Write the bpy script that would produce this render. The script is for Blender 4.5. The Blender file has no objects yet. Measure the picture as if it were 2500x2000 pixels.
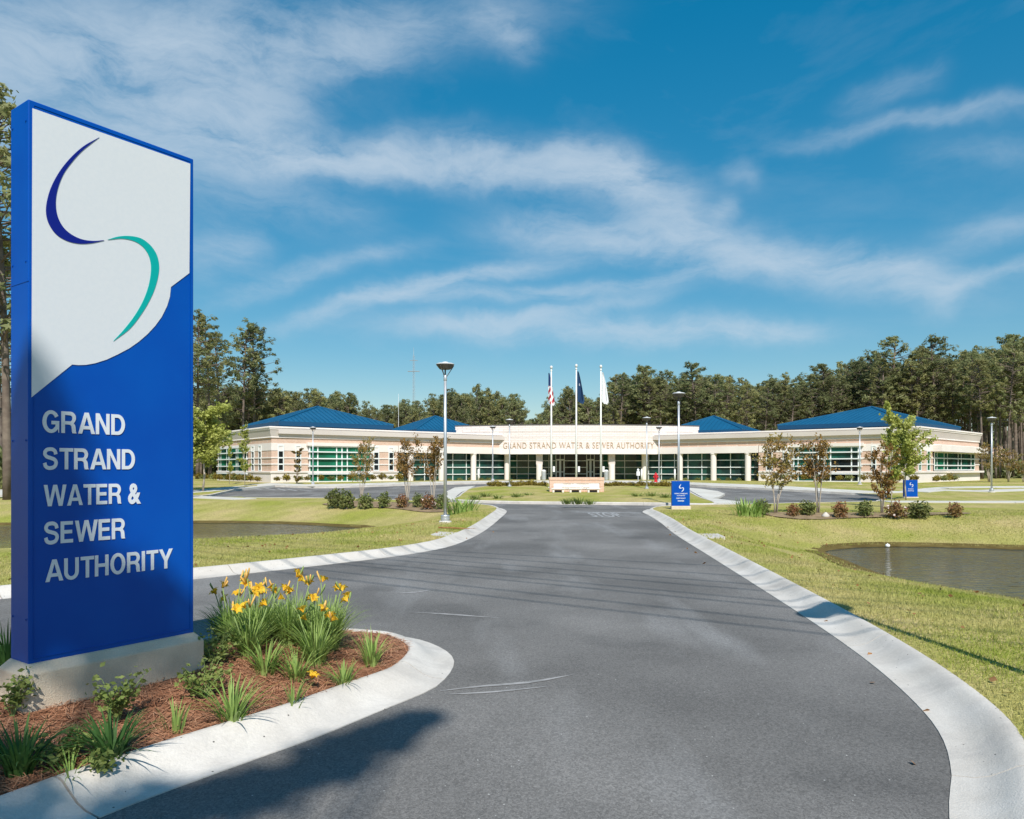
import bpy, bmesh, math, random
import numpy as np
from mathutils import Vector, Matrix
from mathutils.geometry import delaunay_2d_cdt

random.seed(7); np.random.seed(7)
RNG = np.random.default_rng(7)
SC = bpy.context.scene
COL = SC.collection
D = bpy.data

# ------------------------------------------------------------------ camera, sky, sun, exposure
FP, CX, HY, EYE = 1821.0, 1250.0, 1143.0, 1.65      # focal length, centre and horizon in photo pixels; eye height (m)
cam = D.cameras.new('camera'); camo = D.objects.new('camera', cam); COL.objects.link(camo)
cam.sensor_width = 36.0; cam.lens = FP / 2500 * 36; cam.shift_y = (HY - 1000) / 2500
cam.clip_start = 0.05; cam.clip_end = 3000
camo.location = (0, 0, EYE); camo.rotation_euler = (math.radians(90), 0, 0)
SC.camera = camo
SC.view_settings.view_transform = 'Standard'; SC.view_settings.look = 'None'
SC.view_settings.gamma = 1.0; SC.view_settings.exposure = 0.50
SC.view_settings.use_curve_mapping = False

SUN_AZ = math.atan2(0.13, -0.99); SUN_EL = math.radians(47)
sdir = Vector((math.sin(SUN_AZ) * math.cos(SUN_EL), math.cos(SUN_AZ) * math.cos(SUN_EL), math.sin(SUN_EL)))
sun = D.lights.new('sun', 'SUN'); sun.energy = 3.9; sun.angle = math.radians(0.5); sun.color = (1.0, 0.955, 0.88)
suno = D.objects.new('sun', sun); COL.objects.link(suno); suno.location = (5, -30, 40)
suno.rotation_euler = sdir.to_track_quat('Z', 'Y').to_euler()

W = D.worlds.new('World'); SC.world = W; W.use_nodes = True
nt = W.node_tree; nt.nodes.clear()
def wn(t, **k):
    n = nt.nodes.new(t)
    for a, b in k.items(): setattr(n, a, b)
    return n
def wl(a, b): nt.links.new(a, b)
def wm(op, a, b=None, c=None, clamp=False):
    n = wn('ShaderNodeMath', operation=op); n.use_clamp = clamp
    for i, q in enumerate((a, b, c)):
        if q is None: continue
        if isinstance(q, (int, float)): n.inputs[i].default_value = q
        else: wl(q, n.inputs[i])
    return n.outputs[0]
sky = wn('ShaderNodeTexSky', sky_type='NISHITA'); sky.sun_disc = False
sky.sun_elevation = SUN_EL; sky.sun_rotation = SUN_AZ
sky.altitude = 0; sky.air_density = 1.0; sky.dust_density = 0.35; sky.ozone_density = 2.0
hs = wn('ShaderNodeHueSaturation'); hs.inputs['Saturation'].default_value = 1.98; hs.inputs['Hue'].default_value = 0.487
hs.inputs['Value'].default_value = 1.0
gm = wn('ShaderNodeGamma'); gm.inputs[1].default_value = 0.62; wl(sky.outputs[0], gm.inputs[0]); wl(gm.outputs[0], hs.inputs['Color'])
bg = wn('ShaderNodeBackground'); bg.inputs[1].default_value = 0.145; wl(hs.outputs[0], bg.inputs[0])
# cirrus: soft curved strokes in azimuth and elevation, torn by noise
tc = wn('ShaderNodeTexCoord'); sep = wn('ShaderNodeSeparateXYZ'); wl(tc.outputs['Generated'], sep.inputs[0])
az = wm('ARCTAN2', sep.outputs[0], sep.outputs[1]); el = wm('ARCSINE', sep.outputs[2])
cmb = wn('ShaderNodeCombineXYZ'); wl(az, cmb.inputs[0]); wl(el, cmb.inputs[1])
def noise_(vec, scale, detail=6, rough=0.6, dist=0.0, stretch=None, rot=0.0):
    if stretch:
        mp = wn('ShaderNodeMapping'); mp.inputs['Scale'].default_value = stretch; mp.inputs['Rotation'].default_value = (0, 0, rot)
        wl(vec, mp.inputs[0]); vec = mp.outputs[0]
    n = wn('ShaderNodeTexNoise'); n.inputs['Scale'].default_value = scale; n.inputs['Detail'].default_value = detail
    n.inputs['Roughness'].default_value = rough; n.inputs['Distortion'].default_value = dist
    wl(vec, n.inputs['Vector']); return n
wob = noise_(cmb.outputs[0], 5.0, 5, 0.6)
vs = wn('ShaderNodeVectorMath', operation='SUBTRACT'); wl(wob.outputs['Color'], vs.inputs[0]); vs.inputs[1].default_value = (0.5, 0.5, 0.5)
vsc = wn('ShaderNodeVectorMath', operation='SCALE'); wl(vs.outputs[0], vsc.inputs[0]); vsc.inputs['Scale'].default_value = 0.075
va = wn('ShaderNodeVectorMath', operation='ADD'); wl(cmb.outputs[0], va.inputs[0]); wl(vsc.outputs[0], va.inputs[1])
sp2 = wn('ShaderNodeSeparateXYZ'); wl(va.outputs[0], sp2.inputs[0]); AZ, EL = sp2.outputs[0], sp2.outputs[1]
def azel(px, py):
    u = (px - CX) / FP; v = (HY - py) / FP
    return math.atan(u), math.atan(v / math.sqrt(1 + u * u))
def stroke(p, q, wid, amp, bend=0.0):
    a = Vector(azel(*p)); b = Vector(azel(*q)); c = (a + b) / 2; d = b - a; L = d.length / 2; d.normalize()
    w = wid / FP
    dx = wm('SUBTRACT', AZ, c.x); dy = wm('SUBTRACT', EL, c.y)
    t = wm('ADD', wm('MULTIPLY', dx, d.x / L), wm('MULTIPLY', dy, d.y / L))
    n = wm('ADD', wm('MULTIPLY', dx, -d.y / w), wm('MULTIPLY', dy, d.x / w))
    t2 = wm('MULTIPLY', t, t)
    if bend: n = wm('ADD', n, wm('MULTIPLY', t2, bend))
    e = wm('ADD', wm('MULTIPLY', wm('MULTIPLY', t2, t2), 0.7), wm('MULTIPLY', n, n))
    return wm('MULTIPLY', wm('EXPONENT', wm('MULTIPLY', e, -1.0)), amp)
strokes = [
    ((-400, 230), (640, 150), 170, 0.80, 0.0), ((-200, 40), (1230, 45), 62, 0.55, 0.0), ((300, 330), (760, 300), 95, 0.62, 0), ((700, 130), (1000, 60), 60, 0.4, 0), ((1150, 20), (1300, 130), 40, 0.45, 0),
    ((660, 345), (1540, 405), 44, 1.25, 0.60), ((640, 400), (1000, 395), 26, 0.5, 0.3), ((1360, 365), (1560, 420), 40, 0.7, 0.0), ((1480, 400), (1690, 560), 48, 0.80, 0.0),
    ((1290, 535), (2230, 655), 46, 1.05, 0.45), ((1720, 545), (1790, 490), 24, 0.45, 0.0), ((1850, 420), (1760, 400), 24, 0.25, 0.0), ((2180, 650), (2330, 740), 36, 0.6, 0),
    ((730, 760), (1330, 632), 22, 0.95, 0.8), ((1000, 742), (1800, 672), 20, 0.65, -0.5), ((950, 792), (1900, 800), 30, 0.70, 0.3),
    ((1100, 800), (1600, 735), 18, 0.55, 0), ((1480, 832), (2000, 800), 22, 0.45, 0.2), ((1950, 322), (2560, 250), 18, 0.40, 0.4),
    ((2060, 250), (2280, 190), 24, 0.26, 0.0), ((2300, 720), (2560, 640), 15, 0.6, 0), ((2300, 600), (2560, 540), 34, 0.42, 0),
    ((2240, 380), (2560, 370), 30, 0.22, 0), ((450, 640), (640, 610), 45, 0.5, 0), ((560, 720), (1000, 600), 22, 0.45, 0.4), ((480, 480), (900, 540), 60, 0.22, 0.0),
]
tot = None
for s in strokes:
    k = stroke(*s); tot = k if tot is None else wm('ADD', tot, k)
wisp = noise_(va.outputs[0], 7.0, 10, 0.66, 0.35, (1.0, 3.0, 1.0), math.radians(14))
wr = wn('ShaderNodeMapRange'); wr.inputs['From Min'].default_value = 0.34; wr.inputs['From Max'].default_value = 0.64
wl(wisp.outputs['Fac'], wr.inputs['Value'])
thin = noise_(cmb.outputs[0], 3.0, 8, 0.6, 0.5, (1.0, 3.4, 1.0), math.radians(-8))
tr = wn('ShaderNodeMapRange'); tr.inputs['From Min'].default_value = 0.52; tr.inputs['From Max'].default_value = 0.85; tr.inputs['To Max'].default_value = 0.16
wl(thin.outputs['Fac'], tr.inputs['Value'])
dens = wm('MULTIPLY', tot, wm('ADD', wm('MULTIPLY', wr.outputs[0], 1.05), 0.30))
dens = wm('ADD', dens, tr.outputs[0])
dens = wm('SUBTRACT', 1.0, wm('EXPONENT', wm('MULTIPLY', dens, -1.15)), None, True)
up = wm('MULTIPLY', wm('SUBTRACT', EL, -0.02), 14.0, None, True)
dens = wm('MULTIPLY', dens, up)
dens = wm('MULTIPLY', dens, 0.86)
bgc = wn('ShaderNodeBackground'); bgc.inputs[0].default_value = (0.62, 0.735, 0.85, 1); bgc.inputs[1].default_value = 0.66
mx = wn('ShaderNodeMixShader'); wl(dens, mx.inputs[0]); wl(bg.outputs[0], mx.inputs[1]); wl(bgc.outputs[0], mx.inputs[2])
wo = wn('ShaderNodeOutputWorld'); wl(mx.outputs[0], wo.inputs[0])

# ------------------------------------------------------------------ helpers
def sstep(a, b, x):
    t = np.clip((np.asarray(x, float) - a) / (b - a), 0, 1); return t * t * (3 - 2 * t)
def G(y): return 0.45 * sstep(36, 57, y)                       # the hard ground rises gently to the building
def P(px, py, dz=0.0):                                          # photo pixel -> point of the ground
    Y = 40.0
    for _ in range(60):
        z = float(G(Y)) + dz
        Y = 0.5 * Y + 0.5 * min(400, (EYE - z) * FP / max(1.0, (py - HY)))
    return ((px - CX) / FP * Y, Y)
def PF(px, Y): return (px - CX) / FP * Y
def PZ(py, Y): return EYE + (HY - py) / FP * Y

def setp(o, label=None, cat=None, group=None, kind=None):
    if label: o['label'] = label
    if cat: o['category'] = cat
    if group: o['group'] = group
    if kind: o['kind'] = kind
    return o
def thing(name, label, cat, loc=(0, 0, 0), rz=0.0, group=None, scale=1.0):
    o = D.objects.new(name, None); COL.objects.link(o); o.empty_display_size = 0.2
    o.location = loc; o.rotation_euler = (0, 0, rz)
    o.scale = (scale,) * 3 if isinstance(scale, (int, float)) else scale
    return setp(o, label, cat, group)
ORG = {}
class MB:
    def __init__(s): s.v = []; s.f = []; s.m = []
    def add(s, vs, fs, m=0):
        b = len(s.v); s.v += [tuple(map(float, q)) for q in vs]
        for f in fs: s.f.append([i + b for i in f]); s.m.append(m)
    def box8(s, c, m=0):
        s.add(c, [(0, 3, 2, 1), (4, 5, 6, 7), (0, 1, 5, 4), (1, 2, 6, 5), (2, 3, 7, 6), (3, 0, 4, 7)], m)
    def box(s, x0, x1, y0, y1, z0, z1, m=0):
        s.box8([(x0, y0, z0), (x1, y0, z0), (x1, y1, z0), (x0, y1, z0), (x0, y0, z1), (x1, y0, z1), (x1, y1, z1), (x0, y1, z1)], m)
    def tube(s, pts, rads, n=8, m=0, cap=True):
        pts = [Vector(p) for p in pts]
        if isinstance(rads, (int, float)): rads = [rads] * len(pts)
        rings = []
        for i, p in enumerate(pts):
            d = (pts[min(i + 1, len(pts) - 1)] - pts[max(i - 1, 0)]).normalized()
            a = Vector((1, 0, 0)) if abs(d.x) < 0.8 else Vector((0, 1, 0))
            u = d.cross(a).normalized(); w = d.cross(u)
            rings.append([p + (u * math.cos(2 * math.pi * k / n) + w * math.sin(2 * math.pi * k / n)) * rads[i] for k in range(n)])
        vs = [q for r in rings for q in r]; fs = []
        for i in range(len(pts) - 1):
            for k in range(n):
                fs.append((i * n + k, i * n + (k + 1) % n, (i + 1) * n + (k + 1) % n, (i + 1) * n + k))
        if cap: fs += [tuple(range(n))[::-1], tuple(range((len(pts) - 1) * n, len(pts) * n))]
        s.add(vs, fs, m)
    def lathe(s, prof, n=20, c=(0, 0, 0), m=0):
        vs = [(c[0] + r * math.cos(2 * math.pi * k / n), c[1] + r * math.sin(2 * math.pi * k / n), c[2] + z) for r, z in prof for k in range(n)]
        fs = []
        for i in range(len(prof) - 1):
            for k in range(n): fs.append((i * n + k, i * n + (k + 1) % n, (i + 1) * n + (k + 1) % n, (i + 1) * n + k))
        fs += [tuple(range(n))[::-1], tuple(range((len(prof) - 1) * n, len(prof) * n))]
        s.add(vs, fs, m)
    def build(s, name, mats, parent=None, smooth=False, org=None, fix=True):
        me = D.meshes.new(name)
        o0 = Vector(org) if org is not None else Vector((0, 0, 0))
        me.from_pydata([Vector(q) - o0 for q in s.v], [], s.f)
        mats = mats if isinstance(mats, (list, tuple)) else [mats]
        for q in mats: me.materials.append(q)
        if len(mats) > 1: me.polygons.foreach_set('material_index', s.m)
        if fix:
            b = bmesh.new(); b.from_mesh(me); bmesh.ops.recalc_face_normals(b, faces=b.faces); b.to_mesh(me); b.free()
        if smooth: me.polygons.foreach_set('use_smooth', [True] * len(me.polygons))
        me.update()
        o = D.objects.new(name, me); COL.objects.link(o)
        if parent: o.parent = parent
        return o
def tris(name, T, mats, parent=None, idx=None):                 # T: (n,3,3) triangle soup
    n = len(T); me = D.meshes.new(name)
    me.vertices.add(n * 3); me.vertices.foreach_set('co', np.ascontiguousarray(T, dtype=np.float32).ravel())
    me.loops.add(n * 3); me.loops.foreach_set('vertex_index', np.arange(n * 3, dtype=np.int32))
    me.polygons.add(n); me.polygons.foreach_set('loop_start', np.arange(0, n * 3, 3, dtype=np.int32))
    mats = mats if isinstance(mats, (list, tuple)) else [mats]
    for q in mats: me.materials.append(q)
    if idx is not None: me.polygons.foreach_set('material_index', np.ascontiguousarray(idx, dtype=np.int32))
    me.update(calc_edges=True); me.validate()
    o = D.objects.new(name, me); COL.objects.link(o)
    if parent: o.parent = parent
    return o
def copy_tree(o, parent=None, scale=None):
    kids = list(o.children)
    c = o.copy(); COL.objects.link(c)
    if parent: c.parent = parent
    for k in kids: copy_tree(k, c)
    return c

# ------------------------------------------------------------------ materials
def mat(name, c1, c2=None, scale=5.0, rough=0.8, spec=0.3, bump=0.0, bscale=60.0, metal=0.0, detail=6, lo=0.35, hi=0.65, fine=0.0, fscale=200.0, coat=0.0, bdist=0.01):
    m = D.materials.new(name); m.use_nodes = True; t = m.node_tree; N = t.nodes; Lk = t.links
    b = N['Principled BSDF']; b.inputs['Roughness'].default_value = rough; b.inputs['Specular IOR Level'].default_value = spec
    b.inputs['Metallic'].default_value = metal; b.inputs['Base Color'].default_value = (*c1, 1)
    if coat: b.inputs['Coat Weight'].default_value = coat; b.inputs['Coat Roughness'].default_value = 0.08
    tcn = N.new('ShaderNodeTexCoord')
    col = None
    if c2:
        nz = N.new('ShaderNodeTexNoise'); nz.inputs['Scale'].default_value = scale; nz.inputs['Detail'].default_value = detail
        Lk.new(tcn.outputs['Object'], nz.inputs['Vector'])
        r = N.new('ShaderNodeMapRange'); r.inputs['From Min'].default_value = lo; r.inputs['From Max'].default_value = hi
        Lk.new(nz.outputs['Fac'], r.inputs['Value'])
        mxn = N.new('ShaderNodeMix'); mxn.data_type = 'RGBA'; mxn.inputs['A'].default_value = (*c1, 1); mxn.inputs['B'].default_value = (*c2, 1)
        Lk.new(r.outputs[0], mxn.inputs['Factor']); col = mxn.outputs['Result']
        if fine:
            n2 = N.new('ShaderNodeTexNoise'); n2.inputs['Scale'].default_value = fscale; n2.inputs['Detail'].default_value = 3
            Lk.new(tcn.outputs['Object'], n2.inputs['Vector'])
            r2 = N.new('ShaderNodeMapRange'); r2.inputs['From Min'].default_value = 0.25; r2.inputs['From Max'].default_value = 0.75
            r2.inputs['To Min'].default_value = 1 - fine; r2.inputs['To Max'].default_value = 1 + fine
            Lk.new(n2.outputs['Fac'], r2.inputs['Value'])
            vm = N.new('ShaderNodeVectorMath'); vm.operation = 'SCALE'
            Lk.new(col, vm.inputs[0]); Lk.new(r2.outputs[0], vm.inputs['Scale']); col = vm.outputs[0]
        Lk.new(col, b.inputs['Base Color'])
    if bump:
        nb = N.new('ShaderNodeTexNoise'); nb.inputs['Scale'].default_value = bscale; nb.inputs['Detail'].default_value = 4
        Lk.new(tcn.outputs['Object'], nb.inputs['Vector'])
        bp = N.new('ShaderNodeBump'); bp.inputs['Strength'].default_value = bump; bp.inputs['Distance'].default_value = bdist
        Lk.new(nb.outputs['Fac'], bp.inputs['Height']); Lk.new(bp.outputs[0], b.inputs['Normal'])
    return m
def leafmat(name, c1, c2, scale=1.2, trans=0.3, rnd=0.35, rough=0.6):
    m = mat(name, c1, c2, scale, rough, 0.25); t = m.node_tree; N = t.nodes; Lk = t.links; b = N['Principled BSDF']
    src = b.inputs['Base Color'].links[0].from_socket
    oi = N.new('ShaderNodeObjectInfo'); r = N.new('ShaderNodeMapRange'); r.inputs['To Min'].default_value = 1 - rnd; r.inputs['To Max'].default_value = 1 + rnd
    Lk.new(oi.outputs['Random'], r.inputs['Value'])
    vm = N.new('ShaderNodeVectorMath'); vm.operation = 'SCALE'; Lk.new(src, vm.inputs[0]); Lk.new(r.outputs[0], vm.inputs['Scale'])
    Lk.new(vm.outputs[0], b.inputs['Base Color'])
    tr = N.new('ShaderNodeBsdfTranslucent'); Lk.new(vm.outputs[0], tr.inputs[0])
    ms = N.new('ShaderNodeMixShader'); ms.inputs[0].default_value = trans
    Lk.new(b.outputs[0], ms.inputs[1]); Lk.new(tr.outputs[0], ms.inputs[2]); Lk.new(ms.outputs[0], N['Material Output'].inputs[0])
    return m
M = {}
def asphalt_mat():
    m = mat('asphalt', (0.122, 0.116, 0.110), (0.205, 0.195, 0.185), 0.36, 0.82, 0.28, 0.6, 170, detail=8, lo=0.38, hi=0.66, fine=0.30, fscale=150, bdist=0.006)
    t = m.node_tree; N = t.nodes; Lk = t.links; b = N['Principled BSDF']
    src = b.inputs['Base Color'].links[0].from_socket; tcn = [n for n in N if n.bl_idname == 'ShaderNodeTexCoord'][0]
    # pale scuffs and rubbed streaks
    mp = N.new('ShaderNodeMapping'); mp.inputs['Scale'].default_value = (1.9, 0.42, 1); mp.inputs['Rotation'].default_value = (0, 0, -0.12); Lk.new(tcn.outputs['Object'], mp.inputs[0])
    n1 = N.new('ShaderNodeTexNoise'); n1.inputs['Scale'].default_value = 0.55; n1.inputs['Detail'].default_value = 7; Lk.new(mp.outputs[0], n1.inputs['Vector'])
    r1 = N.new('ShaderNodeMapRange'); r1.inputs['From Min'].default_value = 0.53; r1.inputs['From Max'].default_value = 0.70; r1.inputs['To Max'].default_value = 0.75; Lk.new(n1.outputs['Fac'], r1.inputs['Value'])
    mx1 = N.new('ShaderNodeMix'); mx1.data_type = 'RGBA'; Lk.new(r1.outputs[0], mx1.inputs['Factor']); Lk.new(src, mx1.inputs['A']); mx1.inputs['B'].default_value = (0.24, 0.235, 0.23, 1)
    # dark oily patches
    n2 = N.new('ShaderNodeTexNoise'); n2.inputs['Scale'].default_value = 0.8; n2.inputs['Detail'].default_value = 5; Lk.new(tcn.outputs['Object'], n2.inputs['Vector'])
    r2 = N.new('ShaderNodeMapRange'); r2.inputs['From Min'].default_value = 0.57; r2.inputs['From Max'].default_value = 0.74; r2.inputs['To Max'].default_value = 0.65; Lk.new(n2.outputs['Fac'], r2.inputs['Value'])
    mx2 = N.new('ShaderNodeMix'); mx2.data_type = 'RGBA'; Lk.new(r2.outputs[0], mx2.inputs['Factor']); Lk.new(mx1.outputs['Result'], mx2.inputs['A']); mx2.inputs['B'].default_value = (0.085, 0.082, 0.079, 1)
    # sparse pale stones
    vo = N.new('ShaderNodeTexVoronoi'); vo.inputs['Scale'].default_value = 26; Lk.new(tcn.outputs['Object'], vo.inputs['Vector'])
    r3 = N.new('ShaderNodeMath'); r3.operation = 'LESS_THAN'; r3.inputs[1].default_value = 0.11; Lk.new(vo.outputs['Distance'], r3.inputs[0])
    sx = N.new('ShaderNodeSeparateColor'); Lk.new(vo.outputs['Color'], sx.inputs[0])
    r4 = N.new('ShaderNodeMath'); r4.operation = 'GREATER_THAN'; r4.inputs[1].default_value = 0.93; Lk.new(sx.outputs[0], r4.inputs[0])
    r5 = N.new('ShaderNodeMath'); r5.operation = 'MULTIPLY'; Lk.new(r3.outputs[0], r5.inputs[0]); Lk.new(r4.outputs[0], r5.inputs[1])
    mx3 = N.new('ShaderNodeMix'); mx3.data_type = 'RGBA'; Lk.new(r5.outputs[0], mx3.inputs['Factor']); Lk.new(mx2.outputs['Result'], mx3.inputs['A']); mx3.inputs['B'].default_value = (0.45, 0.44, 0.42, 1)
    g1 = N.new('ShaderNodeTexNoise'); g1.inputs['Scale'].default_value = 34; g1.inputs['Detail'].default_value = 9; g1.inputs['Roughness'].default_value = 0.8; Lk.new(tcn.outputs['Object'], g1.inputs['Vector'])
    g2 = N.new('ShaderNodeMapRange'); g2.inputs['From Min'].default_value = 0.3; g2.inputs['From Max'].default_value = 0.7; g2.inputs['To Min'].default_value = 0.78; g2.inputs['To Max'].default_value = 1.22; Lk.new(g1.outputs['Fac'], g2.inputs['Value'])
    gv = N.new('ShaderNodeVectorMath'); gv.operation = 'SCALE'; Lk.new(mx3.outputs['Result'], gv.inputs[0]); Lk.new(g2.outputs[0], gv.inputs['Scale'])
    va_ = N.new('ShaderNodeTexVoronoi'); va_.inputs['Scale'].default_value = 95; Lk.new(tcn.outputs['Object'], va_.inputs['Vector'])
    sa = N.new('ShaderNodeSeparateColor'); Lk.new(va_.outputs['Color'], sa.inputs[0])
    ra = N.new('ShaderNodeMapRange'); ra.inputs['To Min'].default_value = 0.76; ra.inputs['To Max'].default_value = 1.26; Lk.new(sa.outputs[1], ra.inputs['Value'])
    gw = N.new('ShaderNodeVectorMath'); gw.operation = 'SCALE'; Lk.new(gv.outputs[0], gw.inputs[0]); Lk.new(ra.outputs[0], gw.inputs['Scale'])
    Lk.new(gw.outputs[0], b.inputs['Base Color'])
    return m
M['asphalt'] = asphalt_mat()
M['concrete'] = mat('kerb_concrete', (0.52, 0.48, 0.43), (0.63, 0.595, 0.55), 1.6, 0.85, 0.2, 0.35, 90, detail=10, lo=0.3, hi=0.7, fine=0.07, fscale=50)
def dirty(m, amt=.55):
    t = m.node_tree; N = t.nodes; Lk = t.links; b = N['Principled BSDF']; src = b.inputs['Base Color'].links[0].from_socket; tcn = [n for n in N if n.bl_idname == 'ShaderNodeTexCoord'][0]
    a = N.new('ShaderNodeTexNoise'); a.inputs['Scale'].default_value = 1.1; a.inputs['Detail'].default_value = 9; a.inputs['Roughness'].default_value = .65; a.inputs['Distortion'].default_value = 1.2; Lk.new(tcn.outputs['Object'], a.inputs['Vector'])
    r = N.new('ShaderNodeMapRange'); r.inputs['From Min'].default_value = .46; r.inputs['From Max'].default_value = .72; r.inputs['To Max'].default_value = amt; Lk.new(a.outputs['Fac'], r.inputs['Value'])
    x = N.new('ShaderNodeMix'); x.data_type = 'RGBA'; Lk.new(r.outputs[0], x.inputs['Factor']); Lk.new(src, x.inputs['A']); x.inputs['B'].default_value = (.30, .28, .265, 1)
    v = N.new('ShaderNodeTexVoronoi'); v.inputs['Scale'].default_value = 13; Lk.new(tcn.outputs['Object'], v.inputs['Vector'])
    l = N.new('ShaderNodeMath'); l.operation = 'LESS_THAN'; l.inputs[1].default_value = .075; Lk.new(v.outputs['Distance'], l.inputs[0])
    sc = N.new('ShaderNodeSeparateColor'); Lk.new(v.outputs['Color'], sc.inputs[0]); g = N.new('ShaderNodeMath'); g.operation = 'GREATER_THAN'; g.inputs[1].default_value = .62; Lk.new(sc.outputs[0], g.inputs[0])
    p = N.new('ShaderNodeMath'); p.operation = 'MULTIPLY'; Lk.new(l.outputs[0], p.inputs[0]); Lk.new(g.outputs[0], p.inputs[1])
    y = N.new('ShaderNodeMix'); y.data_type = 'RGBA'; Lk.new(p.outputs[0], y.inputs['Factor']); Lk.new(x.outputs['Result'], y.inputs['A']); y.inputs['B'].default_value = (.10, .09, .08, 1); Lk.new(y.outputs['Result'], b.inputs['Base Color'])
dirty(M['concrete'])
M['walk'] = mat('walk_concrete', (0.52, 0.49, 0.44), (0.60, 0.58, 0.53), 0.8, 0.9, 0.2, 0.2, 40)
M['grass'] = mat('lawn_grass', (0.29, 0.30, 0.060), (0.45, 0.365, 0.16), 0.42, 0.95, 0.1, 0.9, 30, detail=10, lo=0.36, hi=0.66, fine=0.45, fscale=22, bdist=0.04)
def mown(m):
    t = m.node_tree; N = t.nodes; Lk = t.links; b = N['Principled BSDF']; src = b.inputs['Base Color'].links[0].from_socket; tcn = [n for n in N if n.bl_idname == 'ShaderNodeTexCoord'][0]
    w = N.new('ShaderNodeTexWave'); w.inputs['Scale'].default_value = .33; w.inputs['Distortion'].default_value = 5.0; w.inputs['Detail'].default_value = 3; w.inputs['Detail Scale'].default_value = .6
    mp = N.new('ShaderNodeMapping'); mp.inputs['Rotation'].default_value = (0, 0, .35); Lk.new(tcn.outputs['Object'], mp.inputs[0]); Lk.new(mp.outputs[0], w.inputs['Vector'])
    r = N.new('ShaderNodeMapRange'); r.inputs['To Min'].default_value = .955; r.inputs['To Max'].default_value = 1.04; Lk.new(w.outputs['Fac'], r.inputs['Value'])
    v = N.new('ShaderNodeVectorMath'); v.operation = 'SCALE'; Lk.new(src, v.inputs[0]); Lk.new(r.outputs[0], v.inputs['Scale']); Lk.new(v.outputs[0], b.inputs['Base Color'])
mown(M['grass'])
M['blade'] = leafmat('grass_blade', (0.29, 0.34, 0.055), (0.52, 0.44, 0.20), 0.6, 0.25, 0.0, 0.7)
M['bank'] = mat('pond_bank_soil', (0.10, 0.07, 0.02), (0.16, 0.12, 0.04), 3, 0.95, 0.1, 0.6, 20)
M['mulch'] = mat('pine_straw_bed', (0.22, 0.098, 0.054), (0.38, 0.19, 0.11), 9, 0.95, 0.1, 1.0, 70, fine=0.5, fscale=90, bdist=0.02)
M['straw'] = leafmat('pine_straw', (0.34, 0.145, 0.075), (0.54, 0.30, 0.18), 14, 0.1, 0.0, 0.8)
M['farbed'] = mat('far_mulch', (0.20, 0.145, 0.09), (0.30, 0.22, 0.14), 3, 0.95, 0.1, 0.6, 30)
M['blue'] = mat('sign_blue', (0.000, 0.060, 0.36), (0.000, 0.076, 0.40), 1.6, 0.40, 0.18)
M['navy'] = mat('swoosh_navy', (0.003, 0.010, 0.20), None, rough=0.4)
M['teal'] = mat('swoosh_teal', (0.0, 0.36, 0.34), None, rough=0.4)
M['panel'] = mat('sign_white', (0.605, 0.635, 0.68), (0.625, 0.65, 0.69), 40, 0.45, 0.35, 0.05, 200)
M['letterw'] = mat('letter_white', (0.66, 0.69, 0.74), None, rough=0.45)
M['plinth'] = mat('plinth_stucco', (0.56, 0.47, 0.36), (0.64, 0.55, 0.43), 6, 0.9, 0.2, 0.5, 120, fine=0.08, fscale=140)
M['steel'] = mat('galvanised', (0.48, 0.50, 0.53), (0.58, 0.60, 0.63), 3, 0.42, 0.5, metal=0.55)
M['bronze'] = mat('lamp_bronze', (0.11, 0.10, 0.095), None, rough=0.5)
M['lamptop'] = mat('lamp_top', (0.62, 0.63, 0.64), None, rough=0.4)
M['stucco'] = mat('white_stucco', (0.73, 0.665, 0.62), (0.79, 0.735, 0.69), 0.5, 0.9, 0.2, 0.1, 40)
M['fascia'] = mat('fascia_beige', (0.56, 0.50, 0.46), (0.60, 0.545, 0.50), 0.4, 0.85, 0.2)
M['white'] = mat('white_paint', (0.80, 0.80, 0.78), None, rough=0.5)
M['frame'] = mat('window_frame', (0.74, 0.77, 0.76), None, rough=0.45)
M['greyframe'] = mat('door_frame', (0.55, 0.56, 0.60), None, rough=0.4)
def glass(name, c, rough=0.04, spec=0.6, c2=None, sc=(0.25, 0.25, 0.6)):
    m = mat(name, c, c2 or tuple(q * 0.5 for q in c), 0.8, rough, spec, detail=3, lo=0.42, hi=0.58)
    return m
M['glass_green'] = glass('glass_green', (0.012, 0.17, 0.095), 0.08, 0.2, (0.008, 0.11, 0.06))
M['glass_teal'] = glass('glass_teal', (0.012, 0.10, 0.075), 0.05, 0.2, (0.006, 0.03, 0.025))
M['glass_dark'] = glass('glass_dark', (0.010, 0.017, 0.022), 0.03, 0.25)
M['glass_front'] = glass('glass_front', (0.012, 0.036, 0.033), 0.03, 0.25, (0.018, 0.080, 0.062))
M['glass_side'] = glass('glass_side', (0.010, 0.085, 0.055), 0.06, 0.03, (0.006, 0.03, 0.025))
M['glass_side_green'] = glass('glass_side_green', (0.012, 0.16, 0.09), 0.08, 0.03, (0.008, 0.10, 0.055))
M['blind'] = mat('window_blind', (0.03, 0.24, 0.14), None, rough=0.5)
M['roof'] = mat('blue_metal_roof', (0.010, 0.100, 0.205), (0.012, 0.112, 0.23), 0.6, 0.38, 0.5, metal=0.15)
M['roofedge'] = mat('roof_fascia_blue', (0.008, 0.065, 0.15), None, rough=0.45)
M['brickshade'] = mat('red_and_shaded_brick', (0.20, 0.09, 0.06), (0.25, 0.12, 0.08), 3, 0.9)
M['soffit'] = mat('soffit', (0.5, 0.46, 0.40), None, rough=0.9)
M['copper'] = mat('bronze_letters', (0.50, 0.36, 0.23), None, rough=0.45, metal=0.2)
M['water'] = None
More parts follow.
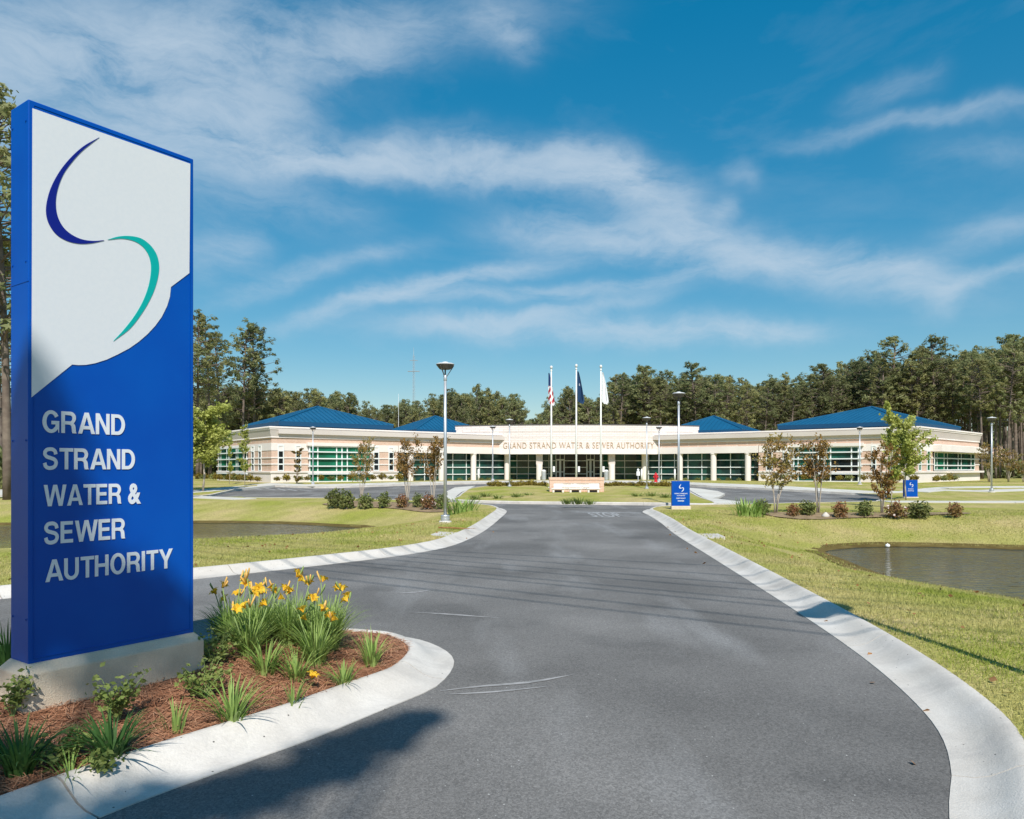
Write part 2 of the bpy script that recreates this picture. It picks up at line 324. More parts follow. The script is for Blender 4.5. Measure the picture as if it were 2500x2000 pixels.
M['bark'] = mat('pine_bark', (0.13, 0.10, 0.085), (0.21, 0.17, 0.14), 3, 0.95, 0.1, 0.6, 12)
M['palebark'] = mat('pale_bark', (0.42, 0.36, 0.30), (0.52, 0.45, 0.38), 5, 0.9, 0.15)
M['pine'] = leafmat('pine_needles', (0.19, 0.22, 0.095), (0.30, 0.30, 0.14), 0.55, 0.5, 0.30)
M['pinelite'] = leafmat('bright_pine_needles', (0.24, 0.255, 0.10), (0.36, 0.34, 0.145), 0.5, 0.5, 0.25)
M['under'] = leafmat('undergrowth_leaf', (0.14, 0.175, 0.07), (0.24, 0.255, 0.105), 0.2, 0.4, 0.0)
M['birch'] = leafmat('yellow_green_leaf', (0.36, 0.40, 0.07), (0.52, 0.54, 0.17), 0.8, 0.35, 0.1)
M['rust'] = leafmat('bronze_red_leaf', (0.22, 0.11, 0.035), (0.28, 0.18, 0.05), 1.2, 0.25, 0.15)
M['mixed'] = leafmat('olive_bronze_leaf', (0.22, 0.20, 0.05), (0.28, 0.16, 0.05), 1.0, 0.25, 0.15)
M['shrubg'] = leafmat('shrub_leaf', (0.13, 0.165, 0.05), (0.24, 0.24, 0.085), 2.5, 0.25, 0.2)
M['shrubr'] = leafmat('red_shrub_leaf', (0.27, 0.11, 0.06), (0.26, 0.21, 0.07), 2.5, 0.25, 0.15)
M['hedge'] = leafmat('golden_hedge_leaf', (0.19, 0.14, 0.025), (0.27, 0.22, 0.04), 2.5, 0.25, 0.2)
M['lily'] = leafmat('daylily_leaf', (0.19, 0.31, 0.055), (0.36, 0.46, 0.15), 3.0, 0.3, 0.15)
M['lilydark'] = leafmat('dark_strap_leaf', (0.05, 0.135, 0.03), (0.11, 0.21, 0.055), 3.0, 0.3, 0.15)
M['weed'] = leafmat('weed_leaf', (0.16, 0.22, 0.05), (0.26, 0.30, 0.09), 3.0, 0.3, 0.1)
M['stalk'] = mat('flower_stalk', (0.22, 0.30, 0.10), None, rough=0.7)
M['petal'] = leafmat('orange_yellow_petal', (0.85, 0.47, 0.02), (0.90, 0.62, 0.06), 20, 0.35, 0.1)
M['bud'] = mat('lily_bud', (0.70, 0.42, 0.12), None, rough=0.6)
M['blossom'] = mat('pale_blossom', (0.72, 0.60, 0.58), None, rough=0.7)
M['paint'] = mat('road_paint', (0.42, 0.42, 0.42), (0.24, 0.24, 0.24), 8, 0.8)
M['red'] = mat('hydrant_red', (0.55, 0.02, 0.03), None, rough=0.4)
M['dark'] = mat('near_black', (0.03, 0.03, 0.035), None, rough=0.5)
M['wire'] = mat('wire', (0.03, 0.03, 0.03), None, rough=0.6)
M['deadleaf'] = mat('dead_leaf', (0.22, 0.10, 0.035), (0.32, 0.17, 0.07), 12, 0.8)
M['salmon'] = None
def brick_mat(name, c1, c2, mort, sc=1.0, wash=0.5):
    m = D.materials.new(name); m.use_nodes = True; t = m.node_tree; N = t.nodes; Lk = t.links; b = N['Principled BSDF']
    b.inputs['Roughness'].default_value = 0.9; b.inputs['Specular IOR Level'].default_value = 0.2
    tcn = N.new('ShaderNodeTexCoord'); sx = N.new('ShaderNodeSeparateXYZ'); Lk.new(tcn.outputs['Object'], sx.inputs[0])
    ad = N.new('ShaderNodeMath'); ad.operation = 'ADD'; Lk.new(sx.outputs[0], ad.inputs[0]); Lk.new(sx.outputs[1], ad.inputs[1])
    cb = N.new('ShaderNodeCombineXYZ'); Lk.new(ad.outputs[0], cb.inputs[0]); Lk.new(sx.outputs[2], cb.inputs[1])
    br = N.new('ShaderNodeTexBrick'); Lk.new(cb.outputs[0], br.inputs['Vector']); br.inputs['Scale'].default_value = 1.0
    br.inputs['Color1'].default_value = (*c1, 1); br.inputs['Color2'].default_value = (*c2, 1); br.inputs['Mortar'].default_value = (*mort, 1)
    br.inputs['Brick Width'].default_value = 0.30 * sc; br.inputs['Row Height'].default_value = 0.095 * sc; br.inputs['Mortar Size'].default_value = 0.012 * sc
    Lk.new(br.outputs['Color'], b.inputs['Base Color'])
    bp = N.new('ShaderNodeBump'); bp.inputs['Strength'].default_value = 0.4; bp.inputs['Distance'].default_value = 0.01; bp.invert = True
    Lk.new(br.outputs['Fac'], bp.inputs['Height']); Lk.new(bp.outputs[0], b.inputs['Normal'])
    return m
M['brick'] = brick_mat('salmon_brick', (0.56, 0.36, 0.26), (0.64, 0.44, 0.33), (0.66, 0.54, 0.46))
M['salmon'] = brick_mat('monument_brick', (0.62, 0.38, 0.27), (0.68, 0.46, 0.34), (0.68, 0.54, 0.45))
M['whitebrick'] = brick_mat('white_block', (0.70, 0.63, 0.60), (0.75, 0.69, 0.66), (0.60, 0.53, 0.49), 1.8)
def water_mat():
    m = mat('pond_water', (0.075, 0.060, 0.034), (0.095, 0.074, 0.042), 0.3, 0.03, 0.6)
    t = m.node_tree; N = t.nodes; Lk = t.links; b = N['Principled BSDF']; b.inputs['IOR'].default_value = 1.33
    tcn = N.new('ShaderNodeTexCoord'); mp = N.new('ShaderNodeMapping'); mp.inputs['Scale'].default_value = (1, 2.4, 1); Lk.new(tcn.outputs['Object'], mp.inputs[0])
    nz = N.new('ShaderNodeTexNoise'); nz.inputs['Scale'].default_value = 2.4; nz.inputs['Detail'].default_value = 5; nz.inputs['Distortion'].default_value = 0.8; Lk.new(mp.outputs[0], nz.inputs['Vector'])
    bp = N.new('ShaderNodeBump'); bp.inputs['Strength'].default_value = 0.7; bp.inputs['Distance'].default_value = 0.055
    Lk.new(nz.outputs['Fac'], bp.inputs['Height']); Lk.new(bp.outputs[0], b.inputs['Normal'])
    return m
M['water'] = water_mat()

# ------------------------------------------------------------------ plan geometry
def resample(pts, step, closed=False):
    p = [Vector((q[0], q[1])) for q in pts]; n = len(p); out = []
    seg = n if closed else n - 1
    for i in range(seg):
        p0 = p[(i - 1) % n] if closed or i > 0 else p[0] * 2 - p[1]
        p1 = p[i]; p2 = p[(i + 1) % n]
        p3 = p[(i + 2) % n] if closed or i + 2 < n else p[-1] * 2 - p[-2]
        # centripetal-ish Catmull-Rom with clamped tangents
        L = (p2 - p1).length; k = max(1, int(round(L / step)))
        d1 = (p2 - p0); d2 = (p3 - p1)
        m1 = d1 * (L / max(1e-6, (p2 - p1).length + (p1 - p0).length)); m2 = d2 * (L / max(1e-6, (p3 - p2).length + (p2 - p1).length))
        for j in range(k):
            t = j / k; t2 = t * t; t3 = t2 * t
            out.append(p1 * (2 * t3 - 3 * t2 + 1) + m1 * (t3 - 2 * t2 + t) + p2 * (-2 * t3 + 3 * t2) + m2 * (t3 - t2))
    if not closed: out.append(p[-1])
    return np.array([(q.x, q.y) for q in out])
def normals2(p, closed=False):
    if closed: t = np.roll(p, -1, 0) - np.roll(p, 1, 0)
    else: t = np.gradient(p, axis=0)
    t /= np.linalg.norm(t, axis=1)[:, None] + 1e-9
    return np.stack([-t[:, 1], t[:, 0]], 1)                    # left-hand normal
def inside(poly, pts):
    x, y = pts[:, 0], pts[:, 1]; r = np.zeros(len(pts), bool); n = len(poly); j = n - 1
    for i in range(n):
        xi, yi = poly[i]; xj, yj = poly[j]
        c = ((yi > y) != (yj > y)) & (x < (xj - xi) * (y - yi) / (yj - yi + 1e-12) + xi)
        r ^= c; j = i
    return r
def dist_poly(poly, pts, closed=True):
    d = np.full(len(pts), 1e9); n = len(poly)
    for i in range(n if closed else n - 1):
        a = poly[i]; b = poly[(i + 1) % n]; ab = b - a; L = (ab ** 2).sum() + 1e-12
        t = np.clip(((pts - a) @ ab) / L, 0, 1); q = a + t[:, None] * ab
        d = np.minimum(d, np.hypot(pts[:, 0] - q[:, 0], pts[:, 1] - q[:, 1]))
    return d
def fill(name, outline, zf, m, rings, parent=None, holes=(), mfun=None):
    outline = np.asarray(outline, float)
    pts = []
    x0, y0 = outline.min(0); x1, y1 = outline.max(0)
    for (r0, r1, sp) in rings:
        ax0, ax1, ay0, ay1 = max(x0, -r1), min(x1, r1), max(y0, -r1), min(y1, r1)
        gx = np.arange(ax0, ax1, sp); gy = np.arange(ay0, ay1, sp)
        if not len(gx) or not len(gy): continue
        g = np.stack(np.meshgrid(gx, gy), -1).reshape(-1, 2); g += RNG.uniform(-.3, .3, g.shape) * sp
        r = np.hypot(g[:, 0], g[:, 1]); g = g[(r >= r0) & (r < r1)]
        g = g[inside(outline, g)]
        if len(g): g = g[dist_poly(outline, g) > sp * 0.35]
        for h in holes:
            if len(g): g = g[~inside(h, g)]; 
            if len(g): g = g[dist_poly(h, g) > 0.2]
        pts.append(g)
    allp = [outline] + [np.asarray(h, float) for h in holes] + pts
    edges = []; b = 0
    for lp in [outline] + list(holes):
        n = len(lp); edges += [(b + i, b + (i + 1) % n) for i in range(n)]; b += n
    V = np.concatenate(allp)
    vo, eo, fo, _, _, _ = delaunay_2d_cdt([Vector(q) for q in V], edges, [], 0, 1e-5)
    vo = np.array([(q.x, q.y) for q in vo]); fo = np.array(fo)
    c = vo[fo].mean(1); k = inside(outline, c)
    for h in holes: k &= ~inside(np.asarray(h), c)
    fo = fo[k]; z = zf(vo)
    me = D.meshes.new(name); me.from_pydata(np.column_stack([vo, z]).tolist(), [], fo.tolist())
    for q in (m if isinstance(m, list) else [m]): me.materials.append(q)
    if mfun is not None: me.polygons.foreach_set('material_index', mfun(vo[fo].mean(1)).astype(np.int32))
    me.polygons.foreach_set('use_smooth', [True] * len(me.polygons)); me.update()
    o = D.objects.new(name, me); COL.objects.link(o)
    if parent: o.parent = parent
    else: o['kind'] = 'structure'
    return o

KERB = [(0.0, -0.12), (0.0, 0.006), (0.10, 0.014), (0.17, 0.035), (0.24, 0.078), (0.29, 0.112), (0.33, 0.126), (0.365, 0.126), (0.385, 0.116), (0.39, -0.14)]
STEP = [(0.0, -0.10), (0.0, 0.10), (0.03, 0.128), (0.15, 0.132), (0.155, -0.1)]
def kerb(edge, closed=False, prof=KERB, seclen=3.0, parent=None, side=1):
    """edge: dense polyline of the asphalt edge; outward = left normal * side; one child per poured section"""
    root = parent or setp(D.objects.new('kerb', None), kind='structure')
    if not parent: COL.objects.link(root)
    nrm = normals2(edge, closed) * side
    if closed: edge = np.vstack([edge, edge[:1]]); nrm = np.vstack([nrm, nrm[:1]])
    cum = np.concatenate([[0], np.cumsum(np.hypot(*np.diff(edge, axis=0).T))])
    tot_ = cum[-1]; nsec = max(1, int(tot_ / seclen)); L = tot_ / nsec
    def at(s):
        return np.array([np.interp(s, cum, edge[:, k]) for k in (0, 1)]), np.array([np.interp(s, cum, nrm[:, k]) for k in (0, 1)])
    for i in range(nsec):
        a, b = i * L + 0.006, (i + 1) * L - 0.006
        c, _ = at((a + b) / 2); k = max(2, int((b - a) / (0.18 if math.hypot(*c) < 14 else 0.6)))
        mb = MB(); vs = []
        for s in np.linspace(a, b, k + 1):
            q, nn = at(s); nn = nn / np.hypot(*nn); g = float(G(q[1]))
            vs += [(q[0] + nn[0] * o, q[1] + nn[1] * o, g + z) for o, z in prof]
        m = len(prof); fs = []
        for j in range(k):
            for r in range(m - 1): fs.append((j * m + r, j * m + r + 1, (j + 1) * m + r + 1, (j + 1) * m + r))
        top = [f for q, f in enumerate(fs) if 0 < q % (m - 1) < m - 2]; sid = [f for q, f in enumerate(fs) if q % (m - 1) in (0, m - 2)]
        mb.add(vs, top); mb.add(vs, sid); mb.add(vs[:m], [tuple(range(m))]); mb.add(vs[k * m:], [tuple(range(m))[::-1]])
        ks = mb.build('kerb_section', M['concrete'], root, fix=False); ks.data.polygons.foreach_set('use_smooth', [q < len(top) for q in range(len(mb.f))])
    return root

# right-hand kerb: asphalt edge from behind the camera to the far corner, then along the right-hand lot
rk = [(-10, -8.5), (-4, -4.6), (-1.2, -2.3), (0.25, -0.7), (1.15, 1.2), (1.72, 2.6)]
rk += [P(*q) for q in [(2316, 1995), (2324, 1900), (2298, 1797), (2222, 1705), (2110, 1609), (1980, 1517), (1841, 1427), (1740, 1363), (1647, 1304), (1612, 1276), (1583, 1258)]]
rk += [P(1569, 1251), P(1572, 1247), P(1592, 1242.5), P(1667, 1238.5), P(1815, 1236.5), P(1950, 1232.5), P(2080, 1230.5), P(2138, 1228.5)]
RK = resample(rk, 0.25)
# left-hand kerb
lk = [(-30, -10), (-18, -1.0), (-11.5, 4.6), (-6.4, 9.42)]
lk += [P(*q) for q in [(472, 1415), (710, 1389), (840, 1374), (970, 1358), (1081, 1339), (1137, 1320.5), (1185, 1295), (1222, 1265), (1237, 1250)]]
lk += [P(1232, 1244.5), P(1212, 1239.5), P(1140, 1233), P(1050, 1228), (P(900, 1223)), P(800, 1220.5), P(607, 1219.5)]
LK = resample(lk, 0.25)
rb = RK + normals2(RK) * -0.375          # right kerb: outward is to the right of travel
lb = LK + normals2(LK) * 0.375
farR = [P(2156, 1221), P(2150, 1213.5), P(2088, 1209)]
# front edge of pavement along the building
pv = [(-80, 47), P(470, 1216), P(548, 1205.5), P(596, 1195), P(669, 1189.5), P(763, 1192.5), P(899, 1189.5), P(1000, 1186), P(1150, 1182.5), P(1300, 1181), P(1407, 1180.8), P(1560, 1181.5),
      P(1690, 1188), P(1855, 1196), P(1980, 1203), P(2088, 1209)]
PV = resample(pv, 1.0)
LB = np.vstack([rb, farR[:2], [(x, y) for x, y in [PV[-1]]], [(90, 52), (90, -40), (-10, -40)]])
la_end = [P(585, 1217.5), P(552, 1211), PV[8].tolist()] 
k0 = 0
LA = np.vstack([lb, [P(590, 1218)], [P(500, 1219.5)], [(-80, 40.0)], [(-80, -40), (-30, -40)]])
LC = np.vstack([PV, [(90, 52), (700, 52), (700, 900), (-700, 900), (-700, 47)]])
WLv = -0.55
def Pw(px, py):
    Y = (EYE - WLv) * FP / (py - HY); return ((px - CX) / FP * Y, Y)
pondR = np.array([Pw(*q) for q in [(2004, 1347), (2040, 1340.5), (2078, 1337), (2167, 1334), (2307, 1336), (2500, 1342), (2800, 1350), (3100, 1375), (3150, 1430), (2900, 1500), (2700, 1502),
                                   (2500, 1466), (2333, 1440), (2256, 1427), (2167, 1410), (2103, 1388), (2040, 1362)]])
pondL = np.array([Pw(*q) for q in [(888, 1290.5), (830, 1286), (672, 1279), (472, 1277), (0, 1283), (-500, 1290), (-700, 1310), (-500, 1362), (0, 1357), (300, 1346), (472, 1336), (635, 1327), (747, 1310), (820, 1299)]])
pondR = resample(pondR, 0.5, True); pondL = resample(pondL, 0.6, True)
def fbm(p, sc, seed=0):
    r = np.random.default_rng(seed); out = np.zeros(len(p)); a = 1.0
    for o in range(4):
        for _ in range(3):
            th = r.uniform(0, 6.28); ph = r.uniform(0, 6.28)
            out += a * np.sin((p[:, 0] * math.cos(th) + p[:, 1] * math.sin(th)) * sc * 2 ** o + ph)
        a *= 0.5
    return out / 4
def lawn_z(p, edge=None):
    g = G(p[:, 1]) + 0.115; z = g.copy()
    for poly, w in ((pondR, 4.2), (pondL, 5.5)):
        d = dist_poly(poly, p); ins = inside(poly, p)
        t = np.clip(d / w, 0, 1); s = 0.5 * t + 0.5 * t * t * (3 - 2 * t)
        zz = np.where(ins, WLv - 0.02 - np.minimum(d * 0.35, 0.9), WLv + 0.02 + (g - WLv) * s)
        z = np.minimum(z, zz)
    e = np.minimum(dist_poly(RK, p, False), dist_poly(LK, p, False))
    k = sstep(0.6, 2.4, e)
    z = g + (z - g) * k + fbm(p, 0.8, 3) * 0.025 * k
    return z
near = [(0, 16, 0.5), (16, 34, 0.9), (34, 70, 2.5), (70, 1300, 14)]
lawnR = fill('lawn', LB, lawn_z, M['grass'], near)
lawnL = fill('lawn', LA, lawn_z, M['grass'], near)
def lc_z(p): return G(p[:, 1]) + 0.118 + 0.0 * p[:, 0]
lawnC = fill('lawn', LC, lc_z, M['grass'], [(0, 90, 4), (90, 1300, 40)])
lawnR['label'] = 'sunlit lawn right of the drive sloping to the right pond'
rect = [(-80, -40), (90, -40), (90, 75), (-80, 75)]
road = fill('road', rect, lambda p: G(p[:, 1]), M['asphalt'], [(0, 100, 4.0)], holes=[])
road_me = road.data
bm = bmesh.new(); bm.from_mesh(road_me)                       # cut the lawns out of the asphalt sheet
D.objects.remove(road); D.meshes.remove(road_me); bm.free()
def road_fill():
    g = np.stack(np.meshgrid(np.arange(-80, 91, 3.0), np.arange(-40, 76, 2.0)), -1).reshape(-1, 2)
    loops = [np.array(rect, float), LA, LB, LC]
    edges = []; b = 0
    for lp in loops[1:]:
        n = len(lp); edges += [(b + i, b + (i + 1) % n) for i in range(n)]; b += n
    V = np.concatenate(loops[1:] + [loops[0], g])
    edges += [(b + i, b + (i + 1) % 4) for i in range(4)]
    vo, eo, fo, _, _, _ = delaunay_2d_cdt([Vector(q) for q in V], edges, [], 0, 1e-5)
    vo = np.array([(q.x, q.y) for q in vo]); fo = np.array([f for f in fo])
    c = vo[fo].mean(1); k = inside(loops[0], c)
    for lp in loops[1:]: k &= ~inside(lp, c)
    me = D.meshes.new('road'); me.from_pydata(np.column_stack([vo, G(vo[:, 1])]).tolist(), [], fo[k].tolist()); me.materials.append(M['asphalt'])
    me.polygons.foreach_set('use_smooth', [True] * len(me.polygons)); me.update()
    o = D.objects.new('road', me); COL.objects.link(o); o['kind'] = 'structure'; return o
road = road_fill()
kerb(RK, side=-1); kerb(LK, side=1)
kerb(PV[(PV[:, 0] > -30)], prof=STEP, seclen=4.0, side=1)
# end kerb of the right lot
EK = resample([P(2138, 1228.5), P(2156, 1221), P(2150, 1213.5), P(2088, 1209)], 0.5); kerb(EK, prof=STEP, side=-1)

# ponds
def sheet(name, poly, z, m, kind='structure', parent=None):
    mb = MB(); mb.add([(x, y, z if not callable(z) else z(x, y)) for x, y in poly], [tuple(range(len(poly)))])
    o = mb.build(name, m, parent)
    if kind and not parent: o['kind'] = kind
    return o
for poly, nm in ((pondR, 'R'), (pondL, 'L')):
    c = normals2(poly, True); a = poly + c * 0.5; b = poly - c * 0.5
    big = a if abs(np.sum(np.cross(a - a.mean(0), np.roll(a, -1, 0) - a.mean(0)))) > abs(np.sum(np.cross(b - b.mean(0), np.roll(b, -1, 0) - b.mean(0)))) else b
    sheet('pond_water', big, WLv, M['water'])
    # dark wet soil rim
    mb = MB(); n = len(poly)
    inn = poly + (poly - big) * 0.2; out = poly + (big - poly) * 0.9
    zi = np.full(n, WLv + 0.004); zo = lawn_z(out) + 0.012
    mb.add(np.vstack([np.column_stack([inn, zi]), np.column_stack([out, zo])]), [(i, (i + 1) % n, n + (i + 1) % n, n + i) for i in range(n)])
    o = mb.build('pond_bank', M['bank'], smooth=True); o['kind'] = 'structure'

# pavement in front of the building (slabs cut by joints)
top = resample([(-80, 52), P(487, 1203), P(554, 1193), P(659, 1184), P(763, 1187.5), P(888, 1184.5), P(1000, 1181), P(1150, 1178.2), P(1300, 1177), P(1407, 1176.8), P(1560, 1177.5), P(1690, 1182.5), P(1855, 1188.5), P(1980, 1195.5), P(2088, 1203), P(2200, 1204.5), P(2238, 1199.5), P(2290, 1194.5), P(2400, 1192)], 1.0)
bot = resample(pv + [P(2200, 1210), P(2245, 1205), P(2295, 1199), P(2400, 1196)], 1.0)
sw = setp(D.objects.new('pavement', None), kind='structure'); COL.objects.link(sw)
nsl = 70
def along(poly, n):
    c = np.concatenate([[0], np.cumsum(np.hypot(*np.diff(poly, axis=0).T))]); s = np.linspace(0, c[-1], n)
    return np.stack([np.interp(s, c, poly[:, 0]), np.interp(s, c, poly[:, 1])], 1)
xs = np.concatenate([np.linspace(-70, -31, 8), np.linspace(-29, 44, 46)])
def yat(poly, x): o_ = np.argsort(poly[:, 0]); return np.interp(x, poly[o_, 0], poly[o_, 1])
for i in range(len(xs) - 1):
    a, b = xs[i] + .015, xs[i + 1] - .015
    q = [(a, yat(bot, a) + .16), (b, yat(bot, b) + .16), (b, max(yat(top, b), yat(bot, b) + .9)), (a, max(yat(top, a), yat(bot, a) + .9))]
    mb = MB(); mb.box8([(x, y, float(G(y)) - 0.1) for x, y in q] + [(x, y, float(G(y)) + 0.135) for x, y in q])
    mb.build('paving_slab', M['walk'], sw)
# path on the right crossing the lawn
def strip(name, pts, w, z, m, n=10, seg=2.5):
    r = setp(D.objects.new(name, None), kind='structure'); COL.objects.link(r)
    pl = resample(pts, 0.6); c = np.concatenate([[0], np.cumsum(np.hypot(*np.diff(pl, axis=0).T))])
    k = max(1, int(c[-1] / seg)); e = along(pl, k + 1); nn = normals2(e)
    for i in range(k):
        a, b = e[i] + (e[i + 1] - e[i]) * .006, e[i + 1] - (e[i + 1] - e[i]) * .006
        q = [a + nn[i] * w / 2, a - nn[i] * w / 2, b - nn[i + 1] * w / 2, b + nn[i + 1] * w / 2]
        mb = MB(); mb.box8([(x, y, float(G(y)) + z - .08) for x, y in q] + [(x, y, float(G(y)) + z) for x, y in q]); mb.build('paving_slab', m, r)
    return r
strip('path', [P(2160, 1225.5, .12), P(2300, 1226, .12), P(2500, 1226, .12), (48, 36)], 1.6, 0.145, M['walk'])
strip('path', [P(2235, 1201, .12), P(2300, 1197, .12), P(2380, 1200, .12), P(2440, 1198.5, .12), (52, 52)], 1.5, 0.15, M['walk'])
strip('path', [P(470, 1214, .12), P(520, 1219, .12), P(600, 1219.5, .12)], 1.3, 0.15, M['walk'])

# central island
isl = resample([P(*q) for q in [(1112, 1226), (1250, 1230.5), (1407, 1232.5), (1600, 1234.5), (1738, 1237), (1748, 1232), (1712, 1219), (1690, 1207), (1668, 1194), (1630, 1187.5), (1540, 1184.5), (1407, 1184), (1270, 1184.5), (1205, 1189), (1150, 1196), (1130, 1206), (1118, 1216)]], 0.5, True)
kerb(isl, True, prof=STEP, side=1)
island = fill('island_lawn', isl + normals2(isl, True) * 0.14, lambda p: G(p[:, 1]) + 0.122 + 0.10 * sstep(0, 3, dist_poly(isl, p)), M['grass'], [(0, 100, 1.5)])
# concrete aprons at both ends of the island
for pl in ([(1083, 1216), (1092, 1203), (1110, 1194), (1160, 1190), (1146, 1197), (1126, 1206), (1114, 1216), (1106, 1224), (1085, 1223)],
           [(1672, 1194), (1710, 1197), (1752, 1203), (1770, 1210), (1757, 1217), (1738, 1221), (1810, 1230), (1800, 1235), (1752, 1234), (1716, 1219), (1694, 1207)]):
    w = [P(*q) for q in pl]; mb = MB(); n = len(w)
    mb.add([(x, y, float(G(y)) - .05) for x, y in w] + [(x, y, float(G(y)) + .10) for x, y in w], [tuple(range(n, 2 * n))] + [(i, (i + 1) % n, n + (i + 1) % n, n + i) for i in range(n)])
    mb.build('concrete_apron', M['walk'])['kind'] = 'structure'

# the sign's island
ik = [P(*q) for q in [(240, 1999), (379, 1944), (600, 1862.6), (775, 1800), (937, 1733), (1021, 1699), (1063, 1679), (1098, 1645), (1109, 1616), (1093, 1593), (1050, 1571), (1002, 1558), (943, 1552)]]
ik += [(-1.75, 7.45), (-2.7, 7.15), (-3.6, 6.4), (-4.4, 5.2), (-5.1, 3.8), (-5.9, 1.9), (-6.6, 0.2), (-6.5, -0.6), (-5.6, -0.8), (-4.5, -0.15), (-3.4, 1.0), (-2.62, 2.25)]
IK = resample(ik, 0.12, True)
sgn = 1
tst = IK + normals2(IK, True) * 0.3
if np.mean(inside(IK, tst)) < 0.5: sgn = -1
kerb(IK, True, side=sgn, seclen=2.6)
IB = IK + normals2(IK, True) * sgn * 0.375
def mulch_z(p): d = dist_poly(IB, p); return 0.112 + 0.145 * sstep(0, 1.0, d) + fbm(p, 5, 5) * 0.012 * sstep(0, .3, d)
mulch = fill('mulch_bed', IB[::2], mulch_z, M['mulch'], [(0, 9.5, 0.12)])

# painted markings
def stripe(a, b, w, name='road_marking'):
    a = Vector(a); b = Vector(b); d = (b - a).normalized(); n = Vector((-d.y, d.x)) * w / 2
    return [(*(q), float(G(q.y)) + 0.006) for q in (a + n, a - n, b - n, b + n)]
mk = MB()
for a, b, w in [((1406, 1250.5), (1566, 1253), .30)]:
    mk.add(stripe(P(*a), P(*b), w), [(0, 1, 2, 3)])
mk.build('stop_line', M['paint'])['kind'] = 'structure'
mk = MB()
for a, b in [((620, 1193), (640, 1196.5)), ((648, 1192), (672, 1197)), ((678, 1193), (697, 1198)), ((702, 1194.5), (725, 1199)), ((730, 1196), (760, 1199.5)), ((990, 1213), (1060, 1220)), ((925, 1208), (1000, 1214)),
             ((1790, 1204), (1840, 1206.5)), ((1830, 1209), (1880, 1212)), ((1770, 1199), (1810, 1201)), ((1880, 1214), (1930, 1217)), ((1930, 1219), (1985, 1222))]:
    mk.add(stripe(P(*a), P(*b), .16), [(0, 1, 2, 3)])
mk.build('parking_line', M['paint'])['kind'] = 'structure'

M['scuff'] = mat('pale_scuff', (0.34, 0.33, 0.325), (0.24, 0.235, 0.23), 7, 0.85, 0.2, lo=0.42, hi=0.58)
mk = MB()
for pts, w in [([(1075, 1688), (1180, 1676), (1290, 1667), (1400, 1648)], .05), ([(1085, 1697), (1210, 1690), (1345, 1676)], .035), ([(1000, 1495), (1090, 1500), (1220, 1510)], .06), ([(950, 1450), (1010, 1447), (1060, 1440)], .07)]:
    e = resample([P(*q) for q in pts], .15); nn = normals2(e); k = len(e); wv = w * np.sin(np.linspace(.15, 3.0, k))[:, None] / 2
    a, b = e + nn * wv, e - nn * wv
    mk.add([(x, y, .004) for x, y in np.vstack([a, b])], [(i, i + 1, k + i + 1, k + i) for i in range(k - 1)])
mk.build('road_scuff', M['scuff'])['kind'] = 'structure'

# ------------------------------------------------------------------ text
def text_parts(body, islands=True, bold=0.0, extrude=0.5, space=1.0):
    c = D.curves.new('txt', 'FONT'); c.body = body; c.size = 1.0; c.offset = bold; c.extrude = extrude; c.resolution_u = 3; c.space_character = space
    o = D.objects.new('txt', c); COL.objects.link(o)
    dg = bpy.context.evaluated_depsgraph_get(); me = D.meshes.new_from_object(o.evaluated_get(dg))
    V = np.array([v.co[:] for v in me.vertices]); Fs = [tuple(p.vertices) for p in me.polygons]
    D.objects.remove(o); D.curves.remove(c); D.meshes.remove(me)
    V[:, 2] = (V[:, 2] > 0).astype(float)
    if not islands: return [(V, Fs)], V
    par = list(range(len(V)))
    # weld by xy so that front, back and sides of one letter hang together
    key = {}
    def find(i):
        while par[i] != i: par[i] = par[par[i]]; i = par[i]
        return i
    for i, q in enumerate(np.round(V[:, :2], 4)):
        k = tuple(q); 
        if k in key: par[find(i)] = find(key[k])
        else: key[k] = i
    for f in Fs:
        for k in f[1:]: par[find(k)] = find(f[0])
    grp = {}
    for f in Fs: grp.setdefault(find(f[0]), []).append(f)
    out = []
    for g, fs in grp.items():
        ids = sorted({i for f in fs for i in f}); mp = {i: n for n, i in enumerate(ids)}
        out.append((V[ids], [tuple(mp[i] for i in f) for f in fs]))
    out.sort(key=lambda q: q[0][:, 0].min())
    return out, V
def put_text(body, fn, mat_, parent, org, name='letter', islands=True, bold=0.0, thick=0.004, space=1.0, label=None):
    """fn(u, v, d): u 0..1 along the word, v 0..1 from base line to cap height, d = height above the face"""
    parts, V = text_parts(body, islands, bold, space=space)
    x0, x1 = V[:, 0].min(), V[:, 0].max(); ref = V[:, 1].max(); y0 = 0.0 if not any(ch in body for ch in 'gjpqy') else 0.0
    for v, fs in parts:
        mb = MB(); mb.add([fn((q[0] - x0) / (x1 - x0), q[1] / ref, q[2] * thick) for q in v], fs)
        o = mb.build(name, mat_, parent, org=org, fix=False)
def arc(cx, cy, rx, ry, a0, a1, n=14):
    return [(cx + rx * math.cos(math.radians(a0 + (a1 - a0) * i / n)), cy + ry * math.sin(math.radians(a0 + (a1 - a0) * i / n))) for i in range(n + 1)]
def stroke_loop(c, w):
    c = np.array(c); nn = normals2(c); w = np.broadcast_to(np.array(w, float), (len(c),))[:, None] / 2
    return [tuple(q) for q in np.vstack([c + nn * w, (c - nn * w)[::-1]])]
GW, GH = .185, .165
